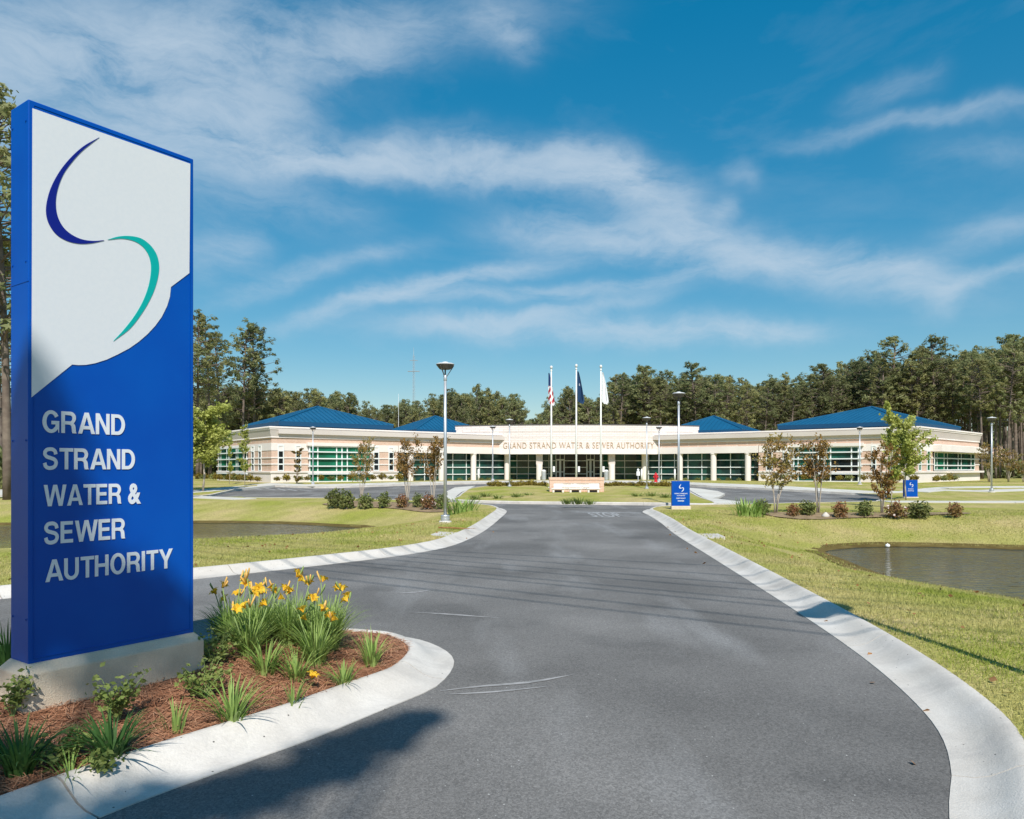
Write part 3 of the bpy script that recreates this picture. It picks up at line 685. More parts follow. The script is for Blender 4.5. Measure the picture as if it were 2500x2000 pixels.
def glyph(ch):
    w, h = GW, GH
    if ch == 'E': return .66, [[(0, 0), (.66, 0), (.66, h), (w, h), (w, .43), (.61, .43), (.61, .43 + h), (w, .43 + h), (w, 1 - h), (.65, 1 - h), (.65, 1), (0, 1)]]
    if ch == 'T': return .72, [[(.36 - w / 2, 0), (.36 + w / 2, 0), (.36 + w / 2, 1 - h), (.72, 1 - h), (.72, 1), (0, 1), (0, 1 - h), (.36 - w / 2, 1 - h)]]
    if ch == 'H': return .76, [[(0, 0), (w, 0), (w, .43), (.76 - w, .43), (.76 - w, 0), (.76, 0), (.76, 1), (.76 - w, 1), (.76 - w, .43 + h), (w, .43 + h), (w, 1), (0, 1)]]
    if ch == 'I': return w, [[(0, 0), (w, 0), (w, 1), (0, 1)]]
    if ch == 'N': return .76, [[(0, 0), (.175, 0), (.175, .70), (.565, 0), (.76, 0), (.76, 1), (.585, 1), (.585, .30), (.195, 1), (0, 1)]]
    if ch == 'A': return .90, [[(0, 0), (.20, 0), (.265, .21), (.635, .21), (.70, 0), (.90, 0), (.555, 1), (.345, 1)], [(.315, .365), (.45, .80), (.585, .365)]]
    if ch == 'W': return 1.26, [[(.23, 0), (.43, 0), (.63, .76), (.83, 0), (1.03, 0), (1.26, 1), (1.06, 1), (.925, .29), (.735, 1), (.525, 1), (.335, .29), (.20, 1), (0, 1)]]
    if ch == 'Y': return .88, [[(.345, 0), (.535, 0), (.535, .39), (.88, 1), (.66, 1), (.44, .58), (.22, 1), (0, 1), (.345, .39)]]
    if ch == 'D': return .78, [[(0, 0), (.36, 0)] + arc(.36, .5, .42, .5, -90, 90) + [(0, 1)], [(w, h), (w, 1 - h)] + arc(.345, .5, .245, .5 - h, 90, -90)]
    if ch == 'R':
        return .78, [[(0, 0), (w, 0), (w, .40), (.36, .40)] + [(.46, .385), (.52, .33), (.54, .24), (.55, .08), (.58, 0), (.79, 0), (.755, .06), (.74, .25), (.715, .37), (.64, .46)] + arc(.47, .715, .285, .285, -48, 90) + [(0, 1)],
                     [(w, .55), (w, 1 - h + .005)] + arc(.45, .69, .125, .14, 90, -90)]
    if ch == 'O': return .86, [arc(.43, .5, .43, .52, 0, 360, 40)[:-1], arc(.43, .5, .235, .355, 0, -360, 40)[:-1]]
    if ch == 'U': return .76, [[(0, 1), (0, .36)] + arc(.38, .36, .38, .38, 180, 360, 20) + [(.76, 1), (.76 - w, 1), (.76 - w, .36)] + arc(.38, .36, .195, .215, 360, 180, 20) + [(w, 1)]]
    if ch == 'S':
        c = resample([(.655, .70), (.61, .845), (.49, .925), (.35, .935), (.19, .90), (.105, .79), (.105, .685), (.20, .59), (.38, .53), (.57, .465), (.655, .37), (.66, .25), (.58, .125), (.43, .07), (.28, .068), (.14, .14), (.085, .30)], .03)
        return .745, [stroke_loop(c, .172)]
    if ch == 'G':
        c = arc(.43, .5, .335, .435, 28, 318, 36)
        o = arc(.43, .5, .43, .52, 32, 322, 36); n_ = arc(.43, .5, .235, .355, 318, 32, 36)
        return .84, [o + [(.795, .0 + .08), (.81, 0), (.83, 0), (.84, .54), (.45, .54), (.45, .38), (.655, .38), (.64, .28)] + n_[1:]]
    return None
def word_parts(body, gap=.105):
    """own bold grotesque letters, one mesh each: list of (V, faces), V.z in 0..1"""
    x = 0; out = []
    for ch in body:
        if ch == ' ': x += .34; continue
        g = glyph(ch)
        if g is None:
            ps, _ = text_parts(ch, False, .03); v, fs = ps[0]; v = v.copy(); v[:, :2] -= [v[:, 0].min(), 0]; v[:, 0] *= .84 / v[:, 0].max(); v[:, 1] /= v[:, 1].max(); v[:, 0] += x; out.append((v, fs)); x += .84 + gap; continue
        wd, loops = g; c = D.curves.new('g', 'CURVE'); c.dimensions = '2D'; c.fill_mode = 'BOTH'; c.extrude = .5
        for lp in loops:
            sp = c.splines.new('POLY'); sp.points.add(len(lp) - 1); sp.use_cyclic_u = True
            for p_, q in zip(sp.points, lp): p_.co = (q[0] + x, q[1], 0, 1)
        o = D.objects.new('g', c); COL.objects.link(o); dg = bpy.context.evaluated_depsgraph_get(); me = D.meshes.new_from_object(o.evaluated_get(dg))
        v = np.array([q.co[:] for q in me.vertices]); v[:, 2] = (v[:, 2] > 0); out.append((v, [tuple(p.vertices) for p in me.polygons])); D.objects.remove(o); D.curves.remove(c); D.meshes.remove(me)
        x += wd + (gap if ch not in 'TAWY' else gap * .45)
    return out
def put_word(body, fn, mat_, parent, org, thick=.004):
    ps = word_parts(body); V = np.concatenate([p[0] for p in ps]); x0, x1 = V[:, 0].min(), V[:, 0].max()
    for v, fs in ps:
        mb = MB(); mb.add([fn((q[0] - x0) / (x1 - x0), q[1], q[2] * thick) for q in v], fs); mb.build('letter', mat_, parent, org=org, fix=False)
STOPp = [P(1448, 1262), P(1525, 1262)]
def stopfn(u, v, d):
    x = STOPp[0][0] + (STOPp[1][0] - STOPp[0][0]) * u; y = STOPp[0][1] + 2.3 * v; return (x, y, float(G(y)) + 0.005 + d)
st = setp(D.objects.new('stop_marking', None), kind='structure'); COL.objects.link(st)
put_text('STOP', stopfn, M['paint'], st, (0, 0, 0), 'letter', True, 0.02, 0.001)

# ------------------------------------------------------------------ the tall blue sign
DS = 4.35
FL = Vector((-1181 / FP * DS, DS)); e1 = Vector((251.7 / FP, .1953)) * DS; SW = e1.length; e1.normalize()
e2 = Vector((-e1.y, e1.x)); nS = -e2                    # e2 points to the back
SD = 0.24
def suv(px, py):                                        # photo pixel -> (s, z) on the sign's face
    dx = (px - CX) / FP; # t*(dx,1) = FL + s*e1
    A = np.array([[dx, -e1.x], [1, -e1.y]]); t, s = np.linalg.solve(A, [FL.x, FL.y]); return s, EYE + (HY - py) / FP * t
def spt(s, d, z): q = FL + e1 * s + nS * d; return (q.x, q.y, z)
zt = suv(67.3, 240.8)[1]; zb = suv(71.3, 1619)[1]; zp = 0.16
sign = thing('entrance_sign', 'tall blue and white water authority sign on a beige plinth', 'sign', (FL.x, FL.y, 0.2))
so = (FL.x, FL.y, 0.2)
def sbox(mb, s0, s1, d0, d1, z0, z1, m=0):
    mb.box8([spt(s0, d0, z0), spt(s1, d0, z0), spt(s1, d1, z0), spt(s0, d1, z0), spt(s0, d0, z1), spt(s1, d0, z1), spt(s1, d1, z1), spt(s0, d1, z1)], m)
def bevel(o, w, n=2):
    b = bmesh.new(); b.from_mesh(o.data); bmesh.ops.bevel(b, geom=list(b.edges), offset=w, segments=n, affect='EDGES', profile=0.5); b.to_mesh(o.data); b.free()
mb = MB(); sbox(mb, 0, SW, -SD, 0, zb - .01, zt); cab = mb.build('cabinet', M['blue'], sign, org=so); bevel(cab, 0.006)
ins = 0.028
mb = MB()
for a in ((ins, SW - ins, zb + .02, zb + .024), (ins, SW - ins, zt - ins, zt - ins + .004)): sbox(mb, a[0], a[1], -.002, .0035, a[2], a[3])
for s in (ins, SW - ins): sbox(mb, s - .002, s + .002, -.002, .0035, zb + .02, zt - ins)
mb.build('trim_bead', M['blue'], cab, org=so)
mb = MB(); sbox(mb, -.0025, .001, -SD, 0.001, 2.74, 2.747); mb.build('seam', M['blue'], cab, org=so)
for zz_ in (zb + .25, zb + 1.3, zb + 2.35, zt - .12):
    for d_ in (-SD + .03, -.03):
        mb = MB(); c_ = spt(-.001, d_, zz_); mb.tube([c_, (c_[0] - e1.x * .004, c_[1] - e1.y * .004, zz_)], .006, 8); mb.build('screw', M['blue'], cab, org=so)
def prism(pts, d0, d1, nm, m, parent):
    mb = MB(); n = len(pts); mb.add([spt(s, d0, z) for s, z in pts] + [spt(s, d1, z) for s, z in pts], [tuple(range(n))[::-1], tuple(range(n, 2 * n))] + [(i, (i + 1) % n, n + (i + 1) % n, n + i) for i in range(n)])
    return mb.build(nm, m, parent, org=so)
def Z1(q): return suv(q[0] * .4639, 200 + q[1] * .4639)
wp = [(170, 140), (1000, 432), (995, 1007), (898, 1080), (893, 1130), (878, 1180), (850, 1237), (815, 1285), (775, 1328), (730, 1367), (680, 1402), (620, 1434), (560, 1462), (500, 1481), (450, 1490), (410, 1491), (378, 1488), (165, 1660)]
pan = prism([Z1(q) for q in wp], 0.0005, 0.004, 'logo_panel', M['panel'], sign)
def smooth_pts(pts):
    return [tuple(q) for q in resample(pts, 12.0)]
s1 = smooth_pts([(520, 293), (440, 338), (370, 400), (310, 475), (265, 560), (243, 640), (241, 700), (258, 755), (295, 805), (350, 838), (415, 853), (480, 850), (546, 836)]) + smooth_pts([(544, 834), (490, 838), (430, 830), (375, 805), (330, 765), (300, 705), (291, 640), (300, 570), (330, 490), (375, 425), (430, 365), (516, 296)])
s2 = smooth_pts([(565, 831), (620, 815), (680, 812), (740, 825), (790, 862), (822, 910), (834, 960), (832, 1010), (815, 1080), (785, 1150), (740, 1225), (680, 1300), (595, 1365)]) + smooth_pts([(600, 1358), (645, 1310), (700, 1240), (745, 1165), (775, 1090), (790, 1020), (792, 965), (780, 915), (750, 870), (705, 840), (640, 826), (570, 832)])
prism([Z1(q) for q in s1], 0.004, 0.007, 'swoosh', M['navy'], pan)['label'] = 'navy upper stroke of the S emblem'
prism([Z1(q) for q in s2], 0.004, 0.007, 'swoosh', M['teal'], pan)['label'] = 'teal lower stroke of the S emblem'
def Z2(x, y): return suv(x * .3478, 900 + y * .3478)
for word, xl, xr, tl, bl in [('GRAND', 296, 875, 292, 447), ('STRAND', 300, 945, 555, 708), ('WATER &', 305, 987, 817, 968), ('SEWER', 308, 877, 1080, 1235), ('AUTHORITY', 317, 1210, 1345, 1500)]:
    sl, ztp = Z2(xl, tl); _, zbt = Z2(xl, bl); sr, _ = Z2(xr, tl)
    put_word(word, lambda u, v, d, sl=sl, sr=sr, a=zbt, b=ztp: spt(sl + (sr - sl) * u, 0.001 + d, a + (b - a) * v), M['letterw'], sign, so)
pr = 0.05; ch = 0.045
zpt = zb - 0.005
mb = MB()
def ring(o, z): return [spt(-o, -SD - o, z), spt(SW + o, -SD - o, z), spt(SW + o, o, z), spt(-o, o, z)]
mb.add(ring(pr, zp) + ring(pr, zpt - .055) + ring(0.004, zpt), [(0, 1, 2, 3), (8, 9, 10, 11)] + [(a + i, a + (i + 1) % 4, a + 4 + (i + 1) % 4, a + 4 + i) for a in (0, 4) for i in range(4)])
pl_ = mb.build('plinth', M['plinth'], sign, org=so); bevel(pl_, 0.008)

# ------------------------------------------------------------------ the office building
AX = 6.1; WS, WY, SL = 24.0, 55.0, 0.785
FZ = 0.40
uL = Vector((1, SL)).normalized()
org_b = (AX, 68.0, FZ)
bld = thing('office_building', 'long low office building with blue roofs, brick bands and curved white front', 'building', org_b)
def front(side):
    O = Vector((AX + side * WS, WY)); u = Vector((-side * uL.x, uL.y)); n = Vector((-side * uL.y, -uL.x)); return O, u, n
def sidew(side):
    if side > 0:
        d = Vector((11.6, 11.1)).normalized(); return Vector((AX + WS, WY)), d, Vector((d.y, -d.x))
    O = Vector((AX + side * WS, WY)); u = Vector((side * uL.y, uL.x)); n = Vector((side * uL.x, -uL.y)); return O, u, n
def fp(fr, s, d, z): q = fr[0] + fr[1] * s + fr[2] * d; return (q.x, q.y, z)
def fbox(mb, fr, s0, s1, d0, d1, z0, z1, m=0):
    mb.box8([fp(fr, s0, d0, z0), fp(fr, s1, d0, z0), fp(fr, s1, d1, z0), fp(fr, s0, d1, z0), fp(fr, s0, d0, z1), fp(fr, s1, d0, z1), fp(fr, s1, d1, z1), fp(fr, s0, d1, z1)], m)
def ray(fr, px, d=0.0):                                  # photo column -> distance along a wall
    dx = (px - CX) / FP; O = fr[0] + fr[2] * d
    A = np.array([[dx, -fr[1].x], [1, -fr[1].y]]); t, s = np.linalg.solve(A, [O.x, O.y]); return s
WLEN, SLEN, VLEN = 10.9, 13.2, 22.6
SLENS = {-1: 13.2, 1: 16.0}; WLENS = {-1: 10.9, 1: 10.9}; WLENS[1] = ray(front(1), 1854, -.4)
def part(mb, nm, m, parent=None, smooth=False): return mb.build(nm, m, parent or bld, smooth, org=org_b)
Zc0, Zc1, Zf0, Zt0, Zb0, Zw0, Zbase = 4.75, 4.52, 4.00, 3.90, 3.52, 2.96, 1.41
def sweep(mb, path, prof, m=0):
    """path: list of 2D points; prof: closed list of (d outward, z); mitred corners; outward = right of travel"""
    path = [Vector(q) for q in path]; n = len(path); k = len(prof); vs = []
    for i, p in enumerate(path):
        a = (p - path[i - 1]).normalized() if i > 0 else None; b = (path[i + 1] - p).normalized() if i < n - 1 else None
        a = a or b; b = b or a
        na = Vector((a.y, -a.x)); nb = Vector((b.y, -b.x)); nn = (na + nb); nn = nn / max(0.2, nn.length_squared / 2)
        vs += [(p.x + nn.x * d, p.y + nn.y * d, z) for d, z in prof]
    fs = [(i * k + j, i * k + (j + 1) % k, (i + 1) * k + (j + 1) % k, (i + 1) * k + j) for i in range(n - 1) for j in range(k)]
    fs += [tuple(range(k)), tuple(range((n - 1) * k, n * k))]
    mb.add(vs, fs, m)
def path_for(side, s_end):
    f = front(side); sd = sidew(side); SLEN = SLENS[side]
    p = [sd[0] + sd[1] * SLEN, f[0], f[0] + f[1] * s_end]
    return p if side < 0 else p[::-1]
for side in (-1, 1):
    f = front(side); sd = sidew(side); SLEN = SLENS[side]; WLEN = WLENS[side]
    pA = path_for(side, 23.5); pW = path_for(side, WLEN)
    mb = MB(); sweep(mb, pA, [(-.9, Zc1), (-.03, Zc1), (-.03, Zc1 + .10), (.02, Zc1 + .12), (.02, Zc0 - .05), (.0, Zc0), (-.9, Zc0)]); part(mb, 'cornice', M['stucco'])
    mb = MB(); sweep(mb, pA, [(-.8, Zf0), (-.20, Zf0), (-.06, Zc1 - .002), (-.8, Zc1 - .002)]); part(mb, 'fascia', M['fascia'])
    mb = MB(); sweep(mb, pA, [(-.8, Zt0), (-.19, Zt0), (-.17, Zt0 + .03), (-.19, Zf0 - .002), (-.8, Zf0 - .002)]); part(mb, 'trim', M['stucco'])
    mb = MB(); sweep(mb, pA, [(-.8, Zb0), (-.26, Zb0), (-.26, Zt0 - .002), (-.8, Zt0 - .002)]); part(mb, 'brick_band', M['brick'])
    mb = MB(); sweep(mb, pW, [(-.8, Zw0), (-.235, Zw0), (-.235, Zb0 - .002), (-.8, Zb0 - .002)]); part(mb, 'stucco_band', M['stucco'])
    mb = MB(); sweep(mb, pW, [(-.8, Zbase), (-.26, Zbase), (-.26, Zw0 - .002), (-.8, Zw0 - .002)])
    # end walls of the wing: return under the canopy
    fbox(mb, f, WLEN - .3, WLEN - .004, -3.4, -.801, FZ - .5, Zw0); part(mb, 'brick_wall', M['brick'])
    mb = MB(); fbox(mb, f, WLEN, WLEN + .05, -3.4, -.27, FZ - .3, Zw0); part(mb, 'brick_return', M['brickshade'])  # recess shade put into the colour: darker copy of the wing brick
    mb = MB(); sweep(mb, pW, [(-.8, FZ - .6), (-.19, FZ - .6), (-.19, Zbase - .16), (-.13, Zbase - .14), (-.11, Zbase - .03), (-.17, Zbase - .002), (-.8, Zbase - .002)]); part(mb, 'base_course', M['stucco'])
    for zz in (2.38, 1.90):
        mb = MB(); sweep(mb, pW, [(-.5, zz), (-.21, zz), (-.21, zz + .09), (-.5, zz + .09)]); part(mb, 'stone_stripe', M['stucco'])
    # roof deck behind the cornice so that nothing shows hollow
    mb = MB(); q = [sd[0] + sd[1] * SLEN, f[0], f[0] + f[1] * 22, f[0] + f[1] * 22 + Vector((-side * 3, 14)), sd[0] + sd[1] * SLEN + f[1] * 10 + sd[1] * 6]
    q = [v + (Vector((AX, 72)) - v).normalized() * .7 for v in q]; n = len(q)
    mb.add([(v.x, v.y, Zc1 - .3) for v in q] + [(v.x, v.y, Zc1 + .05) for v in q], [tuple(range(n)), tuple(range(n, 2 * n))] + [(i, (i + 1) % n, n + (i + 1) % n, n + i) for i in range(n)]); part(mb, 'roof_deck', M['fascia'])
    # rear and far walls
    mb = MB(); fbox(mb, sd, SLEN - .3, SLEN, -12, -.81, FZ - .5, Zc1 - .31); part(mb, 'rear_wall', M['brick'])
    # ---- windows of the front face, measured on the left wing and mirrored
    fl = front(-1)
    def win(fr, s0, s1, z0, z1, panes, pm, d=-.26, rows=(2.96, 2.42, 1.94), cols=(), fw=.07, out=.08, nm='window', ext=0.0):
        mb = MB()
        fbox(mb, fr, s0, s1, d - .06, d + .012, z0, z1); w = part(mb, nm, M['dark'])
        zr = sorted([z0 + fw] + [r for r in rows if z0 + .2 < r < z1 - .1] + [z1 - fw]); cr = [s0 + fw] + list(cols) + [s1 - fw]
        for i in range(len(zr) - 1):
            for j in range(len(cr) - 1):
                m_ = pm(i, j, len(zr) - 1) if callable(pm) else pm
                mp = MB(); fbox(mp, fr, cr[j] + .003, cr[j + 1] - .003, d + .006, d + .02, zr[i] + .003, zr[i + 1] - .003); part(mp, 'pane', m_, w)
        mf = MB()
        fbox(mf, fr, s0, s0 + fw, d, d + .06, z0, z1); fbox(mf, fr, s1 - fw, s1, d, d + .06, z0, z1)
        fbox(mf, fr, s0 + fw, s1 - fw, d, d + .06, z0, z0 + fw); fbox(mf, fr, s0 + fw, s1 - fw, d, d + .06, z1 - fw, z1)
        part(mf, 'frame', M['frame'], w)
        for c in cols:
            mm = MB(); fbox(mm, fr, c - fw / 2, c + fw / 2, d + .021, d + .05, z0 + fw, z1 - fw); part(mm, 'mullion', M['frame'], w)
        for r in rows:
            if z0 + .2 < r < z1 - .1:
                mm = MB(); fbox(mm, fr, s0 - ext + fw * (ext == 0), s1 + ext - fw * (ext == 0), d + .051, d + .051 + out, r - .045, r + .045); part(mm, 'transom', M['frame'], w)
        return w
    slim = lambda i, j, n: M['glass_green'] if i == n - 1 else M['glass_dark']
    for a, b in (((676, 691), (719, 733), (909, 923), (946, 959)) if side < 0 else ((1872, 1888), (1913, 1929), (2129, 2141), (2179, 2198))):
        s0, s1 = sorted((ray(f, a, -.4), ray(f, b, -.4))); win(f, s0, s1, Zbase + .02, 3.38, 1, slim, rows=(2.95, 2.42, 1.94), out=.03)
    # big bay
    s0, s1 = sorted((ray(f, 753 if side < 0 else 1938, -.3), ray(f, 904 if side < 0 else 2103, -.3)))
    cols = sorted(ray(f, c, -.3) for c in ((762, 774, 820, 833, 846, 889) if side < 0 else (1950, 1999, 2014, 2029, 2080, 2097)))
    if side < 0: pm = lambda i, j, n: M['glass_green']
    else: pm = lambda i, j, n: M['glass_dark'] if (j <= 2 and i < 3) or (j == 3 and i < 1) else M['glass_teal']
    wbig = win(f, s0, s1, FZ + .15, 3.36, 1, pm, d=-.20, rows=(2.90, 2.38, 1.80, 1.20), cols=cols, fw=.09, out=.14, nm='window_bay', ext=.12)
    mb = MB(); fbox(mb, f, s0 - .2, s1 + .2, -.27, .02, 3.36, 3.60); part(mb, 'window_head', M['stucco'])
    # ---- windows of the side face
    sl_ = sidew(-1)
    for a, b in (((620, 626), (637.5, 643.5)) if side < 0 else ((2236, 2243), (2257, 2265))):
        q0, q1 = sorted((ray(sd, a, -.4), ray(sd, b, -.4))); q0 = max(q0, .35); q1 = max(q1, q0 + .6); win(sd, q0, q1, Zbase + .02, 3.38, 1, (lambda i, j, n: M['glass_green']) if side > 0 else slim, rows=(2.95, 2.42, 1.94), out=.03)
    q0, q1 = sorted((ray(sl_, 541, -.4), ray(sl_, 610, -.4)))
    if side < 0:
        cc = [q0 + (q1 - q0) * k for k in (.12, .3, .36, .62, .70, .92)]
        win(sd, q0, q1, FZ + .35, 3.36, 1, lambda i, j, n: M['glass_side_green'] if (i + j) % 3 else M['glass_side'], d=-.20, rows=(2.90, 2.38, 1.80, 1.20), cols=cc, fw=.08, out=.12, nm='window_bay', ext=.25)
    else:
        q0, q1 = ray(sd, 2275, -.34), ray(sd, 2374, -.34)
        cc = [q0 + (q1 - q0) * k for k in (.06, .22, .3, .56, .64, .9)]
        win(sd, q0, q1, Zbase + .05, 2.92, 1, lambda i, j, n: M['glass_side_green'] if j < 2 else M['glass_side'], d=-.20, rows=(2.42, 1.86, 1.58), cols=cc, fw=.08, out=.06, nm='window_bay')
        mb = MB(); fbox(mb, sd, q0 - .3, SLEN - .1, -.27, .45, 2.93, 3.42); part(mb, 'window_canopy', M['stucco'])
        mb = MB(); fbox(mb, sd, q0 + 3.0, SLEN + .2, -.27, .1, 1.26, 1.42); part(mb, 'counter_ledge', M['stucco'])
    # ---- canopy: lintel, columns, glazed wall
    mb = MB(); fbox(mb, f, WLEN + .06, VLEN - .9, -.75, -.15, Zw0 - .02, Zb0 - .002); part(mb, 'lintel', M['stucco'])
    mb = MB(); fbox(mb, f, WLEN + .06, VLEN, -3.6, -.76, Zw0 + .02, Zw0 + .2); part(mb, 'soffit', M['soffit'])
    for px in ((1002, 1078, 1156, 1238) if side < 0 else (1826, 1742, 1660, 1573)):
        s = ray(f, px, -.42); c = fp(f, s, -.42, FZ)
        mb = MB(); mb.lathe([(.27, -.4), (.27, .02), (.25, .04), (.25, Zw0 - FZ - .14), (.29, Zw0 - FZ - .1), (.29, Zw0 - FZ - .02)], 18, c); part(mb, 'column', M['stucco'], smooth=False)
    gd = -0.9; s = WLEN + .06; gend = 24.05; n = 9; k = 0
    mb = MB(); fbox(mb, f, s, gend, gd - .12, gd - .03, FZ - .3, Zw0 + .02); gw = part(mb, 'glass_wall', M['dark'])
    st_ = (gend - s) / n; zr = [FZ + .05, 1.10, 1.72, 2.34, Zw0 + .02]
    for i in range(n):
        for j in range(4):
            mp = MB(); fbox(mp, f, s + st_ * i + .03, s + st_ * (i + 1) - .03, gd - .028, gd - .01, zr[j] + .02, zr[j + 1] - .02); part(mp, 'pane', M['glass_front'], gw)
        mm = MB(); fbox(mm, f, s + st_ * i - .03, s + st_ * i + .03, gd - .028, gd + .04, FZ, Zw0 + .015); part(mm, 'mullion', M['frame'], gw)
    for z in zr[1:4]:
        mm = MB(); fbox(mm, f, s, gend, gd + .041, gd + .10, z - .035, z + .035); part(mm, 'transom', M['frame'], gw)
# drum: convex white front carrying the letters
half = 6.93; ys, yc = 68.4, 67.6; R = (half ** 2 + (ys - yc) ** 2) / (2 * (ys - yc)); cyy = yc + R
def drum(off, d=0.0):
    th = off / R; return Vector((AX + math.sin(th) * (R + d), cyy - math.cos(th) * (R + d)))
def arcblock(o0, o1, d0, d1, z0, z1, n=24):
    mb = MB(); vs = []
    for i in range(n + 1):
        o_ = o0 + (o1 - o0) * i / n; a = drum(o_, d1); b = drum(o_, d0); vs += [(a.x, a.y, z0), (a.x, a.y, z1), (b.x, b.y, z1), (b.x, b.y, z0)]
    fs = [(i * 4 + j, i * 4 + (j + 1) % 4, i * 4 + 4 + (j + 1) % 4, i * 4 + 4 + j) for i in range(n) for j in range(4)] + [(0, 1, 2, 3), tuple(range(n * 4, n * 4 + 4))]
    mb.add(vs, fs); return mb
part(arcblock(-11.7, 11.7, -.6, 0, Zc0 + .02, 5.55, 40), 'parapet', M['whitebrick'])
part(arcblock(-8.2, 8.2, -.62, .012, Zb0 - .2, Zc0 + .02, 30), 'letter_panel', M['whitebrick'])
part(arcblock(-11.75, 11.75, -.66, .035, 5.552, 5.63, 40), 'coping', M['bronze'])
for z in (4.45, 4.95): part(arcblock(-11.0 if z > Zc0 else -8.1, 11.0 if z > Zc0 else 8.1, -.3, .018, z, z + .03, 30), 'reveal', M['fascia'])
part(arcblock(-7.6, 7.6, -.62, .06, Zw0 - .04, Zb0 - .20, 30), 'lintel', M['stucco'])
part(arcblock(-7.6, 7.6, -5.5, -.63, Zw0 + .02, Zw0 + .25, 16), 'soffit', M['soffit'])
l0, l1 = -6.95, 6.95
put_text('GRAND STRAND WATER & SEWER AUTHORITY', lambda u, v, d: (lambda q: (q.x, q.y, 3.44 + .55 * v))(drum(l0 + (l1 - l0) * u, 0.012 + d)), M['copper'], bld, org_b, 'letter', True, -0.012, 0.05, 1.12)
for px in (1317, 1494):
    x = PF(px, 68.3); y = 68.4; mb = MB(); mb.lathe([(.31, -.4), (.31, .03), (.29, .05), (.29, 1.50), (.28, 1.58)], 18, (x, y, FZ)); part(mb, 'column', M['stucco'])
    mb = MB(); mb.box(x - .30, x + .30, y - .05, y + .5, FZ + 1.58, Zw0 + .02); part(mb, 'pier', M['fascia'])
# entrance: glazed screen with two pairs of doors, plane 3.5 m behind the columns
EY = 70.62; X0, X1 = PF(1262, EY), PF(1556, EY)
mb = MB(); mb.box(X0 - .3, X1 + .3, EY + .03, EY + .15, FZ - .2, Zw0 + .03); es = part(mb, 'entrance_screen', M['dark'])
vx = [PF(p, EY) for p in (1262, 1290, 1318, 1340, 1357, 1367.5, 1378, 1407, 1432, 1441.5, 1451, 1471, 1495, 1525, 1556)]
zr = [FZ + .02, 1.10, 1.72, 2.34, Zw0]
dset = {4, 5, 8, 9}
for i in range(len(vx) - 1):
    if i in dset:
        mb = MB(); mb.box(vx[i] + .02, vx[i + 1] - .02, EY - .02, EY + .02, FZ + .03, 2.50); dr = part(mb, 'door', M['greyframe'])
        mb = MB(); mb.box(vx[i] + .10, vx[i + 1] - .10, EY - .03, EY - .021, FZ + .28, 1.25); part(mb, 'pane', M['glass_dark'], dr)
        mb = MB(); mb.box(vx[i] + .10, vx[i + 1] - .10, EY - .03, EY - .021, 1.33, 2.36); part(mb, 'pane', M['glass_dark'], dr)
        mb = MB(); mb.box(vx[i] + .08, vx[i + 1] - .08, EY - .09, EY - .05, 1.27, 1.31); part(mb, 'handle', M['steel'], dr)
        continue
    for j in range(4):
        mb = MB(); mb.box(vx[i] + .03, vx[i + 1] - .03, EY + .005, EY + .029, zr[j] + .02, zr[j + 1] - .02); part(mb, 'pane', M['glass_dark'] if 3 < i < 11 else M['glass_front'], es)
for x in vx:
    mb = MB(); mb.box(x - .025, x + .025, EY - .05, EY + .03, FZ, Zw0); part(mb, 'mullion', M['greyframe'], es)
for z in zr[1:4]:
    a = 0
    for i0, i1 in ((0, 4), (6, 8), (10, 14)):
        mb = MB(); mb.box(vx[i0], vx[i1], EY - .09, EY - .051, z - .03, z + .03); part(mb, 'transom', M['greyframe'], es)
# low planting strip foot wall and floor slab
mb = MB(); mb.box(AX - 17, AX + 17, 60.5, 76, FZ - .3, FZ + .02)
part(mb, 'floor_slab', M['walk'])
mb = MB(); mb.box(AX - 11, AX + 11, 76, 76.3, FZ, 5.0); part(mb, 'rear_wall', M['brick'])
